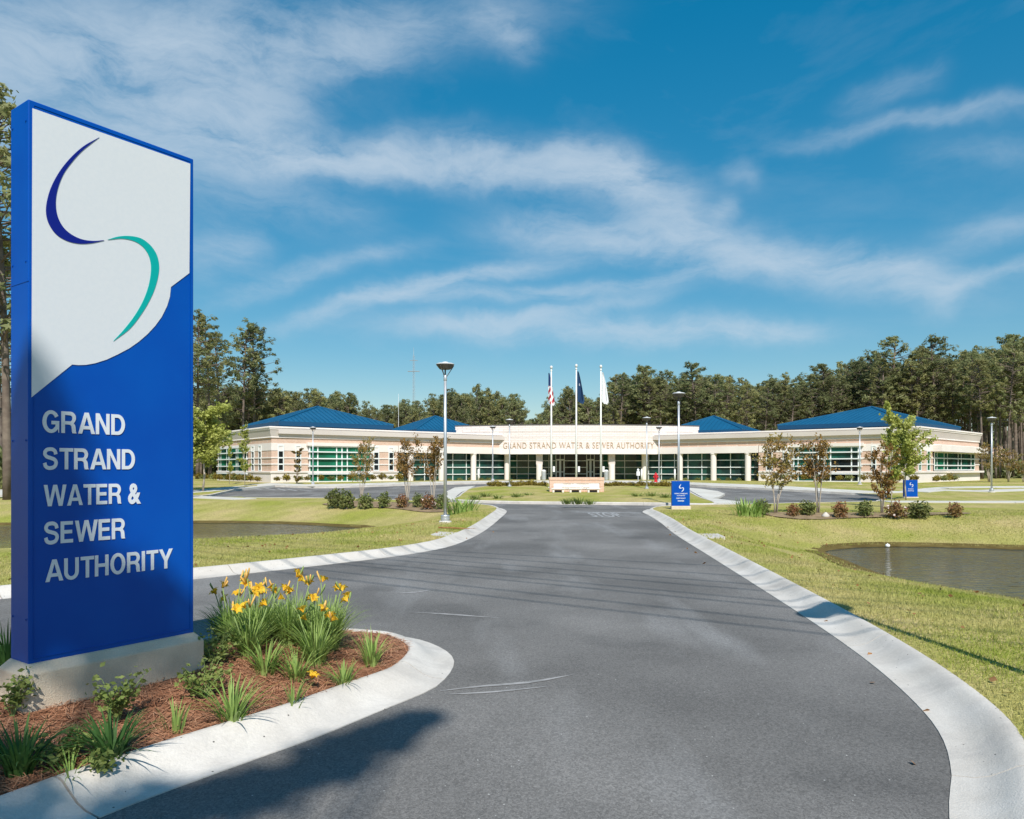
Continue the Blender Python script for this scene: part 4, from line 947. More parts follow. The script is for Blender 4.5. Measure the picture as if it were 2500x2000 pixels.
# roofs: hipped, standing seams as ribs
def hip(corner, ang, L1, L2, ze, rise, side, nm='roof', axes=None):
    """square hip with near corner `corner`, eave heights ze..; edges run along ang and ang+90 (mirrored for side=+1)"""
    a = math.radians(ang); ex = Vector((math.cos(a), math.sin(a))); ey = Vector((-math.sin(a), math.cos(a)))
    if side > 0: ex.x *= -1; ey.x *= -1
    if axes: ex, ey = axes
    c = Vector(corner)
    if side > 0: c.x = 2 * AX - c.x
    q = [c, c + ex * L1, c + ex * L1 + ey * L2, c + ey * L2]; ap = c + ex * L1 / 2 + ey * L2 / 2
    A = Vector((ap.x, ap.y, ze + rise))
    mb = MB(); B = [Vector((v.x, v.y, ze)) for v in q]
    for i in range(4): mb.add([B[i], B[(i + 1) % 4], A], [(0, 1, 2)])
    rf = part(mb, nm, M['roof'])
    mb = MB(); n = 4; lo = [(v + (ap - v).normalized() * .04).to_3d() + Vector((0, 0, ze - .34)) for v in q]; hi = [v.to_3d() + Vector((0, 0, ze - .003)) for v in q]
    mb.add(lo + hi, [(i, (i + 1) % 4, 4 + (i + 1) % 4, 4 + i) for i in range(4)] + [(0, 1, 2, 3)]); part(mb, 'eave_board', M['roofedge'], rf)
    mb = MB(); lo = [(v + (ap - v).normalized() * .12).to_3d() + Vector((0, 0, ze - .62)) for v in q]; hi = [(v + (ap - v).normalized() * .12).to_3d() + Vector((0, 0, ze - .345)) for v in q]
    mb.add(lo + hi, [(i, (i + 1) % 4, 4 + (i + 1) % 4, 4 + i) for i in range(4)] + [(0, 1, 2, 3)]); part(mb, 'gutter', M['roofedge'], rf)
    sm = MB()
    for i in range(4):
        P0, P1 = B[i], B[(i + 1) % 4]; L = (P1 - P0).length; k = int(L / .42); mid = (P0 + P1) / 2
        up_ = (A - mid)
        for j in range(1, k):
            t = j / k; b0 = P0.lerp(P1, t); f_ = 1 - abs(2 * t - 1); e = b0 + up_ * f_ * .995
            w = (P1 - P0).normalized() * .018; nz = Vector((0, 0, .045))
            sm.add([b0 - w, b0 + w, b0 + w + nz, b0 - w + nz, e - w, e + w, e + w + nz, e - w + nz], [(0, 1, 5, 4), (1, 2, 6, 5), (2, 3, 7, 6), (3, 0, 4, 7), (0, 3, 2, 1)])
    o = sm.build('standing_seam', M['roof'], rf, org=org_b, fix=False); o['kind'] = 'stuff'
    for i in range(4):
        mb = MB(); mb.tube([B[i] + Vector((0, 0, .02)), A + Vector((0, 0, .03))], .07, 6); part(mb, 'hip_cap', M['roof'], rf)
for side in (-1, 1):
    if side < 0: hip((-17.7, 56.6), 36.5, 9.7, 8.9, 5.22, 1.60, side)
    else: hip((-17.7, 56.6), 36.5, 9.7, 13.6, 5.22, 1.68, side, axes=(front(1)[1], sidew(1)[1]))
    hip((-8.7, 67.6), 32, 7.6, 7.6, 5.18, 1.52, side)

# ------------------------------------------------------------------ monument, flagpoles, street furniture
YM = 42.0; gM = float(G(YM)) + .20; x0, x1 = PF(1343, YM), PF(1473, YM)
mon = thing('brick_monument', 'low pink brick monument with white name panel before the flagpoles', 'monument', ((x0 + x1) / 2, YM, gM)); mo = ((x0 + x1) / 2, YM, gM)
zt_, z0_ = PZ(1166, YM), gM - .2
mb = MB(); mb.box(x0, x1, YM, YM + 1.0, z0_, zt_ - .16); mb.build('body', M['salmon'], mon, org=mo)
mb = MB(); mb.box(x0 - .06, x1 + .06, YM - .06, YM + 1.06, zt_ - .158, zt_); o = mb.build('cap', M['salmon'], mon, org=mo); bevel(o, .02)
for a, b in ((x0 - .03, x0 + .20), (x1 - .20, x1 + .03)):
    mb = MB(); mb.box(a, b, YM - .05, YM - .002, z0_, zt_ - .17); mb.build('pilaster', M['salmon'], mon, org=mo)
mb = MB(); mb.box(x0 + .2, x1 - .2, YM - .045, YM - .002, zt_ - .32, zt_ - .17); mb.build('frieze', M['salmon'], mon, org=mo)
mb = MB(); mb.box(PF(1350, YM), PF(1463, YM), YM - .03, YM - .002, PZ(1194, YM), zt_ - .33); pnl = mb.build('name_panel', M['white'], mon, org=mo)
for word, ya, yb, xa, xb in (('Sidney F. Thompson', 1184, 1178.5, 1375, 1437), ('Administration Center', 1192.5, 1187, 1372, 1440)):
    put_text(word, lambda u, v, d: (PF(xa, YM) + (PF(xb, YM) - PF(xa, YM)) * u, YM - .031 - d, PZ(ya, YM) + (PZ(yb, YM) - PZ(ya, YM)) * v), M['copper'], pnl, mo, 'lettering', False, 0.0, 0.004)
for i, (a, b, w) in enumerate(((1346, 1380, 'left'), (1388, 1422, 'middle'), (1432, 1466, 'right'))):
    xa, xb = PF(a, YM - .6), PF(b, YM - .6)
    t = thing('bench', f'low pale stone bench at the {w} of the pink monument foot', 'bench', ((xa + xb) / 2, YM - .45, gM - .06), group='stone benches before the monument'); w2 = (xb - xa) / 2
    mb = MB(); mb.box(-w2, w2, -.16, .16, .24, .30); bevel(mb.build('seat', M['stucco'], t), .01)
    for sx in (-1, 1):
        mb = MB(); mb.box(sx * (w2 - .12) - .05, sx * (w2 - .12) + .05, -.12, .12, -.05, .239); mb.build('leg', M['stucco'], t)
    mb = MB(); mb.box(-w2 + .19, w2 - .19, -.03, .03, .03, .20); mb.build('underseat_shade', M['dark'], t)  # dark plate added to stand in for the shade beneath the seat

YF = 46.0
def flag_mesh(t, H, Wd, m, cols, dirx=1, seed=0):
    r = random.Random(seed); nz, nx = 26, 10; mb = MB(); vs = []
    for i in range(nz + 1):
        v = i / nz
        wdt = Wd * (0.14 + 0.86 * v ** 0.8) if v < .9 else Wd * (0.98 - (v - .9) * 2.2)
        for j in range(nx + 1):
            u = j / nx
            vs.append((dirx * (0.06 + u * wdt), 0.10 * math.sin(u * 9 + v * 2 + seed) * (.4 + v), -H * v - 0.20 * u * H * (v * .5) ))
    fs = []
    for i in range(nz):
        for j in range(nx): fs.append(((i * (nx + 1) + j), (i * (nx + 1) + j + 1), ((i + 1) * (nx + 1) + j + 1), ((i + 1) * (nx + 1) + j)))
    mb.v = vs; mb.f = fs; mb.m = [cols(i / nz, j / nx) for i in range(nz) for j in range(nx)]
    return mb.build('cloth', m, t, smooth=True, fix=False)
M['fred'] = mat('flag_red', (0.45, 0.03, 0.05), None, rough=0.8); M['fwhite'] = mat('flag_white', (0.74, 0.76, 0.78), None, rough=0.8)
M['fblue'] = mat('flag_blue', (0.02, 0.045, 0.15), None, rough=0.8); M['fnavy'] = mat('flag_navy', (0.015, 0.05, 0.13), None, rough=0.8)
fd = [(1346, 897, 'left', lambda v, u: (2 if v < .42 else (0 if int((v * 9 + u * 2.6)) % 2 else 1)), [M['fred'], M['fwhite'], M['fblue']], 'stars and stripes flag hanging limp from the left flagpole', -.45),
      (1407, 893, 'middle', lambda v, u: 1 if (.36 < v < .46 and .3 < u < .6) else 0, [M['fnavy'], M['fwhite']], 'dark navy flag hanging limp from the middle flagpole', .1),
      (1467, 895, 'right', lambda v, u: 0, [M['fwhite']], 'plain white flag hanging limp from the right flagpole', .1)]
for k, (px, py, nm, cf, ms, lab, off) in enumerate(fd):
    x = PF(px, YF); zg = float(G(YF)) + .2; ztp = PZ(py, YF)
    t = thing('flagpole', f'{nm} white flagpole with ball top behind the brick monument', 'flagpole', (x, YF, zg), group='flagpoles behind the monument'); h = ztp - zg
    mb = MB(); mb.tube([(0, 0, 0), (0, 0, h * .5), (0, 0, h - .2)], [.062, .055, .034], 12); mb.build('pole', M['white'], t, True)
    mb = MB(); mb.lathe([(.001, h - .12), (.065, h - .09), (.09, h - .0), (.065, h + .08), (.001, h + .11)], 14); mb.build('ball', M['lamptop'], t, True)
    mb = MB(); mb.lathe([(.05, h - .24), (.06, h - .22), (.06, h - .17), (.02, h - .12)], 12); mb.build('truck', M['white'], t, True)
    mb = MB(); mb.box(.09, .22, -.05, .05, 1.0, 1.35); mb.build('cleat_box', M['white'], t)
    mb = MB(); mb.lathe([(.20, 0), (.20, .05), (.10, .12)], 14); mb.build('base_collar', M['white'], t, True)
    fl_ = thing('flag', lab, 'flag', (x, YF - .02, ztp - .35)); fo = flag_mesh(fl_, 1.85, .46 if k else .42, ms, cf, 1, k)
    if k == 0: fo.location.x = -.24

def make_lamp(label, loc, sc=1.0, rz=0.0):
    t = thing('street_lamp', label, 'street lamp', loc, rz, 'tall disc headed street lamps', sc)
    mb = MB(); mb.lathe([(.19, -.35), (.19, .03), (.17, .045)], 20); mb.build('footing', M['concrete'], t)
    mb = MB(); mb.lathe([(.128, .046), (.132, .09), (.136, .095), (.136, .11), (.128, .115), (.13, .20), (.122, .215), (.05, .225)], 24); mb.build('base_cover', M['steel'], t, False)
    mb = MB(); mb.tube([(0, 0, .22), (0, 0, 2.2), (0, 0, 4.22)], [.052, .047, .042], 14); mb.build('pole', M['steel'], t, True)
    mb = MB(); mb.lathe([(.047, 4.18), (.052, 4.19), (.052, 4.32), (.035, 4.34)], 14); mb.build('collar', M['steel'], t, True)
    for k in range(3):
        a = math.radians(90 + 120 * k + 30); c, s = math.cos(a), math.sin(a)
        mb = MB(); mb.tube([(c * .04, s * .04, 4.29), (c * .07, s * .07, 4.34), (c * .25, s * .25, 4.61)], .012, 6); mb.build('arm', M['bronze'], t)
    mb = MB(); mb.tube([(0, 0, 4.3), (0, 0, 4.53)], .022, 8); mb.build('stem', M['bronze'], t)
    mb = MB(); mb.lathe([(.15, 4.522), (.16, 4.515), (.175, 4.525), (.262, 4.635), (.266, 4.65)], 28); mb.build('shade', M['bronze'], t, False)
    mb = MB(); mb.lathe([(.27, 4.652), (.27, 4.668), (.22, 4.69), (.09, 4.712), (.08, 4.73), (.02, 4.74)], 28); mb.build('lid', M['lamptop'], t, False)
    return t
def lz(x, y):
    p = np.array([[x, y]])
    if y < 37: return float(lawn_z(p)[0])
    return float(G(y)) + .12
lamps = [(1087, 884, 21.1, 'galvanised street lamp standing alone on the grass left of the drive'),
         (1657, 957, 31.2, 'street lamp rising behind the blue public parking sign'),
         (1203, 1040, 60.5, 'farther short lamp on the pavement left of the brick monument'),
         (1244, 1023, 47.5, 'slim lamp on the island grass left of the brick monument'),
         (764, 1042, 51.6, 'lamp on the pavement before the green bay of the left wing'),
         (1609, 1041, 60.0, 'farther lamp beside the red hydrant right of the monument'),
         (1579, 1018, 45.3, 'slim lamp on the island grass right of the brick monument'),
         (2421, 1018, 43.4, 'lamp on the lawn beyond the right end of the building'),
         (2099, 1042, 52.0, 'lamp on the pavement before the dark bay of the right wing')]
L0 = None
for px, pt, Y, lab in lamps:
    x = PF(px, Y); z = lz(x, Y); s = (PZ(pt, Y) - z) / 4.73
    if L0 is None: L0 = make_lamp(lab, (x, Y, z), s)
    else:
        c = copy_tree(L0); c.location = (x, Y, z); c.scale = (s, s, s); c['label'] = lab; c.rotation_euler.z = random.uniform(0, 2)
c = copy_tree(L0); c.location = (4.05, 3.95, .115); c.scale = (1, 1, 1); c['label'] = 'street lamp at the right kerb whose shadow crosses the grass'

def small_sign(label, pxl, pxr, pyt, pyb, pyg, Y, lines, arrow):
    xl, xr = PF(pxl, Y), PF(pxr, Y); zt2, zb2, zg = PZ(pyt, Y), PZ(pyb, Y), PZ(pyg, Y)
    cx = (xl + xr) / 2; o = (cx, Y, zg); t = thing('direction_sign', label, 'sign', o); w = (xr - xl) / 2
    mb = MB(); mb.box(-w, w, -.08, .08, zb2 - zg, zt2 - zg); b = mb.build('board', M['blue'], t); bevel(b, .008)
    mb = MB(); mb.box(-w - .03, w + .03, -.14, .14, -.3, zb2 - zg - .002); bevel(mb.build('plinth', M['plinth'], t), .02)
    hh = zt2 - zb2
    def L(u, v): return (-w + 2 * w * u, zb2 - zg + hh * v)
    # S emblem as a ribbon of changing width
    cpts = resample([(.50, .87), (.44, .80), (.41, .755), (.42, .73), (.46, .715), (.52, .715), (.58, .73), (.62, .725), (.645, .70), (.64, .66), (.60, .61), (.53, .57)], .02)
    nn = normals2(cpts); mb = MB(); vs = []; k = len(cpts)
    for i, (q, n_) in enumerate(zip(cpts, nn)):
        wd = .020 * (0.35 + abs(math.sin(math.pi * i / (k - 1) * 2)) * .8)
        for s_ in (-1, 1): x, z = L(*(q + n_ * wd * s_)); vs.append((x, -.0835, z))
    mb.add(vs, [(2 * i, 2 * i + 1, 2 * i + 3, 2 * i + 2) for i in range(k - 1)]); mb.build('emblem', M['letterw'], t, fix=False)
    for body, u0, u1, v0, v1 in lines:
        put_text(body, lambda u, v, d: (L(u0 + (u1 - u0) * u, 0)[0], -.081 - d, L(0, v0 + (v1 - v0) * v)[1]), M['letterw'], t, (0, 0, 0), 'lettering', False, 0.02, 0.003)
    if arrow:
        mb = MB(); a = L(.32, .185); b2 = L(.60, .215); mb.box(a[0], b2[0], -.084, -.081, a[1], b2[1])
        tip = L(.69, .20); q1 = L(.58, .235); q2 = L(.58, .165)
        mb.add([(tip[0], -.084, tip[1]), (q1[0], -.084, q1[1]), (q2[0], -.084, q2[1])], [(0, 1, 2)]); mb.build('arrow', M['letterw'], t)
small_sign('blue public parking board with arrow on a pink plinth by the drive', 1639.5, 1683, 1174.5, 1235, 1248, 27.9,
           [('PUBLIC PARKING', .14, .86, .475, .52), ('PAYMENTS', .28, .72, .395, .435), ('KEEP RIGHT', .24, .76, .285, .33)], True)
small_sign('smaller blue board by the path before the right wing', 2206, 2238.5, 1172, 1213, 1222, 38.0,
           [('Drive-thru', .28, .68, .445, .50), ('and Drop', .25, .70, .335, .39)], False)

# hydrant, bollards, bins, key box
x, y = PF(1601, 57.5), 57.5; zz = float(G(y)) + .12
t = thing('fire_hydrant', 'red fire hydrant right of the brick monument', 'hydrant', (x, y, zz))
mb = MB(); mb.lathe([(.16, 0), (.16, .05), (.11, .07), (.11, .48), (.15, .50), (.15, .55), (.12, .60), (.05, .68), (.03, .70), (.03, .76)], 16); mb.build('barrel', M['red'], t, False)
for d_ in ((1, 0), (-1, 0), (0, -1)):
    mb = MB(); mb.tube([(d_[0] * .09, d_[1] * .09, .40), (d_[0] * .20, d_[1] * .20, .40)], .055, 10); mb.build('nozzle', M['red'], t)
def bollard(px, Y, h, lab):
    t = thing('bollard', lab, 'bollard', (PF(px, Y), Y, float(G(Y)) + .12), group='white bollards before the entrance')
    mb = MB(); mb.tube([(0, 0, 0), (0, 0, h)], .07, 12); mb.build('post', M['white'], t, True)
    mb = MB(); mb.lathe([(.075, h), (.06, h + .05), (.01, h + .07)], 12); mb.build('cap', M['white'], t, True)
bollard(1168, 65.2, .95, 'white bollard before the glazing left of the entrance')
bollard(1566.5, 65.0, .95, 'white bollard left of the hydrant')
bollard(1647.5, 63.4, .95, 'white bollard behind the public parking sign')
for px, lab in ((1327.5, 'grey litter bin beside the left entrance column'), (1480, 'grey litter bin beside the right entrance column')):
    t = thing('litter_bin', lab, 'bin', (PF(px, 67.6), 67.6, float(G(67)) + .12), group='litter bins at the entrance')
    mb = MB(); mb.lathe([(.20, 0), (.22, .03), (.22, .72), (.20, .75)], 16); mb.build('body', M['steel'], t, False)
    mb = MB(); mb.lathe([(.23, .752), (.23, .80), (.12, .92), (.02, .94)], 16); mb.build('lid', M['lamptop'], t, True)
t = thing('key_box', 'white box on a short post left of the hydrant', 'box', (PF(1558, 62), 62, float(G(62)) + .12))
mb = MB(); mb.tube([(0, 0, 0), (0, 0, .45)], .04, 8); mb.build('post', M['steel'], t)
mb = MB(); mb.box(-.14, .14, -.1, .1, .45, .80); bevel(mb.build('case', M['white'], t), .02)
mb = MB(); mb.lathe([(.02, .80), (.1, .85), (.1, .98), (.02, 1.04)], 10); mb.build('globe', M['white'], t, True)

# lattice mast and roof aerial far behind
YT = 150; x = PF(1010, YT); t = thing('lattice_mast', 'slender lattice radio mast above the far trees', 'mast', (x, YT, .5)); h = PZ(868, YT) - .5
for k in range(3):
    a = 2 * math.pi * k / 3; mb = MB(); mb.tube([(.34 * math.cos(a), .34 * math.sin(a), 0), (.2 * math.cos(a), .2 * math.sin(a), h)], .028, 5); mb.build('leg', M['steel'], t)
mb = MB(); n = 36
for i in range(n):
    z0, z1 = h * i / n, h * (i + 1) / n
    for k in range(3):
        r0 = .34 - .14 * i / n; r1 = .34 - .14 * (i + 1) / n; a = 2 * math.pi * k / 3; b = 2 * math.pi * (k + 1) / 3
        mb.tube([(r0 * math.cos(a), r0 * math.sin(a), z0), (r1 * math.cos(b), r1 * math.sin(b), z1)], .013, 3, cap=False)
mb.build('lattice', M['bronze'], t)
mb = MB(); mb.tube([(0, 0, h), (0, 0, PZ(848, YT) - .5)], [.05, .02], 5); mb.build('spike', M['steel'], t)
mb = MB(); mb.tube([(-1.2, 0, h - 3.2), (1.2, 0, h - 3.2)], .09, 5); mb.tube([(-.8, 0, h - 1), (.8, 0, h - 1)], .06, 5); mb.build('crossarm', M['steel'], t)
x = PF(973, 74); t = thing('aerial', 'thin white aerial pole behind the left blue roofs', 'aerial', (x, 74, .5))
mb = MB(); mb.tube([(0, 0, 0), (0, 0, PZ(962, 74) - .5)], [.03, .015], 6); mb.build('pole', M['white'], t)
mb = MB(); mb.lathe([(.14, 0), (.14, .15), (.07, .3)], 8); mb.build('base', M['steel'], t)

# dry palm leaf and white ball
Yp = 17.0; t = thing('fallen_frond', 'dry brown palm frond lying across the left kerb', 'debris', (*P(1118, 1305), .125), .1)
mb = MB(); mb.tube([(-.48, .25, .03), (-.2, .10, .035), (.05, -.02, .03), (.3, .02, .02)], [.02, .022, .018, .006], 6); mb.build('stem', M['deadleaf'], t)
mb = MB()
for i in range(14):
    u = i / 13; bx = -.15 + .5 * u; by = .06 - .1 * u
    for s_ in (-1, 1): mb.add([(bx, by, .03), (bx + .03, by, .03), (bx + .12 + .05 * random.random(), by + s_ * .10 * (1 - .5 * u), .012)], [(0, 1, 2)])
mb.build('leaflets', M['deadleaf'], t, fix=False)
bx, by = Pw(2167, 1337); t = thing('float_ball', 'small white ball at the far edge of the right pond', 'ball', (bx, by, WLv + .02))
mb = MB(); mb.lathe([(.001, -.02), (.045, -.01), (.062, .02), (.06, .05), (.04, .075), (.001, .082)], 14); mb.build('shell', M['white'], t, True)
mb = MB(); mb.lathe([(.010, .078), (.014, .082), (.014, .094), (.006, .097)], 8); mb.build('eyelet', M['white'], t, True)
# drainage flumes behind the kerbs
for E_, sd_, q in ((RK, -1, P(1672, 1320)), (LK, 1, P(1140, 1319))):
    k = int(np.argmin(np.hypot(*(E_ - np.array(q)).T))); nn = normals2(E_)[k] * sd_; tt = np.array([-nn[1], nn[0]]); c = E_[k] + nn * .385
    w = [c - tt * .55, c + tt * .55, c + tt * .35 + nn * .42, c - tt * .45 + nn * .42]; mb = MB()
    mb.add([(x, y, .02) for x, y in w] + [(x, y, .118 + (.022 if r > 1 else 0)) for r, (x, y) in enumerate(w)], [(4, 5, 6, 7)] + [(r, (r + 1) % 4, 4 + (r + 1) % 4, 4 + r) for r in range(4)])
    mb.build('drain_flume', M['concrete'])['kind'] = 'structure'
# overhead line behind the camera: its wires draw thin shadows over the drive
pl = thing('power_line', 'overhead line of thin wires behind the viewpoint casting line shadows on the drive', 'power line', (0, 0, 0))
hw = 10.0; dxy = Vector((sdir.x, sdir.y)) / sdir.z
for k, (a, b) in enumerate([((1000, 1434), (1980, 1545)), ((1000, 1416), (1940, 1518)), ((1000, 1394), (1890, 1480)), ((1000, 1385), (1870, 1465)), ((1010, 1372), (1830, 1440)), ((1020, 1362), (1800, 1424)), ((1040, 1352), (1770, 1404)), ((1070, 1345), (1720, 1380))]):
    A = Vector(P(*a)) + dxy * hw; B = Vector(P(*b)) + dxy * hw; d = (B - A).normalized()
    L = 26; c0 = (A + B) / 2; pts = []
    for i in range(25):
        s = (i / 24 - .5) * 2; q = c0 + d * L * s; pts.append((q.x, q.y, hw + .9 * s * s))
    mb = MB(); mb.tube(pts, .017, 5); mb.build('wire', M['wire'], pl)
for s in (-1, 1):
    q = c0 + d * L * s; mb = MB(); mb.tube([(q.x, q.y, -.2), (q.x, q.y, 12)], [.16, .11], 10); mb.build('post', M['bark'], pl)
    n = Vector((-d.y, d.x)); mb = MB(); mb.tube([(q.x - n.x * 3.5, q.y - n.y * 3.5, 10.95), (q.x + n.x * 3.5, q.y + n.y * 3.5, 10.95)], .06, 6); mb.build('crossarm', M['bark'], pl)

# ------------------------------------------------------------------ plants
def leaf_tris(centers, size, rng, flat=0.0, aspect=1.8):
    n = len(centers); a = rng.normal(size=(n, 3)); a[:, 2] *= (1 - flat); a /= np.linalg.norm(a, axis=1)[:, None] + 1e-9
    b = rng.normal(size=(n, 3)); b -= (b * a).sum(1)[:, None] * a; b /= np.linalg.norm(b, axis=1)[:, None] + 1e-9
    s = size * rng.uniform(.6, 1.35, n)[:, None]
    return np.stack([centers - a * s * .5 * aspect, centers + b * s * .5 - a * s * .05, centers + a * s * .5 * aspect], 1), np.stack([centers - a * s * .5 * aspect, centers - b * s * .5 - a * s * .05, centers + a * s * .5 * aspect], 1)
def leafcloud(centers, size, rng, two=True, **k):
    A, B = leaf_tris(centers, size, rng, **k); return np.concatenate([A, B]) if two else A

def tuftleaf(c, nrm, size, r, aspect):
    n = len(c); k = nrm + r.normal(0, .35, (n, 3)); k /= np.linalg.norm(k, axis=1)[:, None] + 1e-9
    a = np.cross(k, r.normal(size=(n, 3))); a /= np.linalg.norm(a, axis=1)[:, None] + 1e-9; b = np.cross(k, a)
    s = size * r.uniform(.6, 1.35, n)[:, None]; A = a * s * .5 * aspect; B = b * s * .5
    return np.concatenate([np.stack([c - A, c + B, c + A], 1), np.stack([c - A, c + A, c - B], 1)])
def pine(seed, h, crown0, spread, clumps, per, m, label):
    r = np.random.default_rng(seed)
    t = thing('pine_tree', label, 'tree')
    bend = r.uniform(-.4, .4, 2); mb = MB()
    f = lambda z: (bend[0] * (z / h) ** 2 * 2, bend[1] * (z / h) ** 2 * 2, z)
    zs = np.linspace(-.3, h * .97, 9); mb.tube([f(z) for z in zs], [.155 * (1 - .80 * max(0, z) / h) + .02 for z in zs], 7)
    cs = []; ns = []
    for i in range(clumps):
        u = (i + r.uniform(0, 1)) / clumps; z = h * (crown0 + (1 - crown0) * u)
        env = spread * (math.sin(math.pi * min(1, (u * .80 + .16))) ** .8) * r.uniform(.25, 1.0)
        a = r.uniform(0, 6.28); c = np.array(f(z)); tip = c + np.array([math.cos(a) * env, math.sin(a) * env, r.uniform(.0, .7) + env * .15])
        if env > .5: mb.tube([c, (c + tip) / 2 + np.array([0, 0, -.05]), tip], [.05, .035, .012], 4, cap=False)
        rad = r.uniform(.26, .52) * (spread / 2.6) ** .5
        q = r.normal(size=(per, 3)); q /= np.linalg.norm(q, axis=1)[:, None]; q *= (r.uniform(0, 1, per) ** .45)[:, None] * rad; q[:, 2] *= .85
        cs.append(tip + q); ns.append(q / (np.linalg.norm(q, axis=1)[:, None] + 1e-9) + np.array([0, 0, .35]))
    for _ in range(5):      # bare dead stubs below the crown
        z = h * r.uniform(.35, crown0) if crown0 > .4 else h * crown0 * r.uniform(.5, 1); a = r.uniform(0, 6.28); L = r.uniform(.4, 1.1); c = np.array(f(z)); mb.tube([c, c + np.array([math.cos(a) * L, math.sin(a) * L, .15])], [.03, .01], 3, cap=False)
    mb.build('trunk', M['bark'], t, True, fix=False)
    tris('crown', tuftleaf(np.concatenate(cs), np.concatenate(ns), .12, r, 3.0), m, t)
    return t
PROTO = {}
def proto(key, fn):
    if key not in PROTO: PROTO[key] = fn()
    return PROTO[key]
used = set()
def plant(src, loc, s, rz, label, group=None):
    if id(src) not in used: used.add(id(src)); c = src
    else: c = copy_tree(src)
    c.location = loc; c.rotation_euler = (0, 0, rz); c.scale = s if isinstance(s, tuple) else (s, s, s)
    if label: c['label'] = label
    if group: c['group'] = group
    return c
pines = [pine(11, 18, .50, 2.3, 92, 30, M['pine'], 'pine'), pine(12, 18, .42, 2.7, 104, 30, M['pine'], 'pine'), pine(13, 18, .58, 2.2, 80, 30, M['pinelite'], 'pine'),
         pine(14, 18, .36, 3.0, 116, 30, M['pine'], 'pine'), pine(15, 18, .54, 1.9, 70, 28, M['pinelite'], 'pine'), pine(16, 18, .46, 2.5, 84, 30, M['pinelite'], 'pine'), pine(17, 18, .62, 2.4, 60, 30, M['pine'], 'pine')]
full = [pine(21, 12, .22, 2.6, 120, 30, M['pine'], 'pine'), pine(22, 12, .16, 3.0, 136, 30, M['pinelite'], 'pine'), pine(23, 12, .26, 2.3, 104, 30, M['pine'], 'pine'), pine(24, 12, .30, 2.1, 90, 30, M['pinelite'], 'pine'), pine(25, 12, .20, 2.8, 110, 28, M['pine'], 'pine')]
def tree_at(px, ytop, Y, kind, label, group=None, i=0, wf=1.0):
    src = (pines if kind == 'p' else full)[i % (7 if kind == 'p' else 5)]
    hz = PZ(ytop, Y) - .5; base = 18 if kind == 'p' else 12; s = hz / base
    k = s ** .35 * wf if kind == 'p' else s ** .7 * wf
    plant(src, (PF(px, Y), Y, float(G(min(Y, 80))) + .1), (k, k, s), random.uniform(0, 6.28), label, group)
R_ = random.Random(5)
# tall individual pines on the left
for i, (px, yt, Y, lab, wf) in enumerate([(592, 793, 88, 'tallest slim pine of the bare stemmed pair left of the mast', 1.15), (622, 806, 91, 'slim bare stemmed pine just right of the tallest one', 1.2), (630, 870, 93, 'shorter pine leaning beside the bare stemmed pair', .8),
                                          (537, 826, 84, 'slim pine between the blue sign and the bare stemmed pair', 1.0), (514, 795, 80, 'pine with open crown right of the tall blue sign', 1.1), (482, 772, 74, 'tall pine just clear of the blue sign edge', 1.2), (455, 800, 72, 'pine half hidden by the right edge of the blue sign', 1.2)]):
    tree_at(px, yt, Y, 'p', lab, None, i, wf)
for i, (px, yt, Y, lab) in enumerate([(18, 238, 36, 'very tall pine at the left picture edge behind the blue sign'), (-30, 330, 37, 'tall pine cut by the left picture edge'), (2, 620, 50, 'pine behind the very tall one at the left picture edge')]):
    tree_at(px, yt, Y, 'p', lab, None, 3 - i % 2, 1.25)
# treelines: (x range, step, function top(x), depth range, kind, label)
def lerp_list(L, x): return np.interp(x, [q[0] for q in L], [q[1] for q in L])
tl = [(480, 790, 17, [(480, 930), (560, 945), (650, 945), (720, 955), (790, 965)], (92, 116), 'f', 'dense pine behind the big left roof'),
      (800, 1060, 17, [(800, 965), (850, 958), (890, 975), (910, 1000), (940, 975), (960, 1000), (985, 970), (1020, 985), (1060, 990)], (100, 120), 'f', 'rounded pine between the left roofs and near lamp'),
      (1060, 1300, 17, [(1060, 975), (1100, 955), (1160, 952), (1200, 965), (1245, 960), (1270, 995), (1295, 1015)], (92, 115), 'f', 'rounded pine behind the letter wall left of the flagpoles'),
      (1310, 1480, 18, [(1310, 1010), (1350, 985), (1380, 958), (1420, 955), (1460, 970), (1480, 950)], (95, 118), 'f', 'pine seen behind the three flagpoles'),
      (1485, 1800, 15, [(1485, 930), (1530, 915), (1570, 905), (1620, 915), (1700, 905), (1740, 920), (1800, 925)], (90, 118), 'p', 'pine behind the small right roof'),
      (1810, 2080, 13, [(1810, 930), (1850, 940), (1900, 915), (1980, 925), (2010, 905), (2080, 885)], (88, 118), 'p', 'pine behind the left half of the big right roof'),
      (2085, 2330, 12, [(2085, 880), (2130, 870), (2200, 900), (2260, 850), (2330, 880)], (84, 120), 'p', 'pine behind the right half of the big right roof'),
      (2335, 2540, 10, [(2335, 870), (2380, 860), (2430, 850), (2480, 835), (2540, 820)], (74, 118), 'p', 'bare stemmed pine right of the building')]
n = 0
for x0, x1, stp, tops, (d0, d1), kind, lab in tl:
    for row in range(3):
        px = x0 + R_.uniform(0, stp)
        while px < x1:
            Y = d0 + (d1 - d0) * (row + R_.uniform(0, 1)) / 3; yt = lerp_list(tops, px) + 7 + R_.uniform(-8, 30) + (0 if row == 0 else R_.uniform(-8, 14))
            rw = ('front row ', 'middle row ', 'hindmost ')[row]; th = (', left third', ', middle third', ', right third')[min(2, int(3 * (px - x0) / (x1 - x0)))]; lb = rw + lab + th
            tree_at(px, yt, Y, kind, lb, lb.replace('pine', 'pines', 1), n, R_.uniform(.85, 1.15)); n += 1
            px += stp * R_.uniform(.75, 1.35) * (1.25 if row else 1.0)
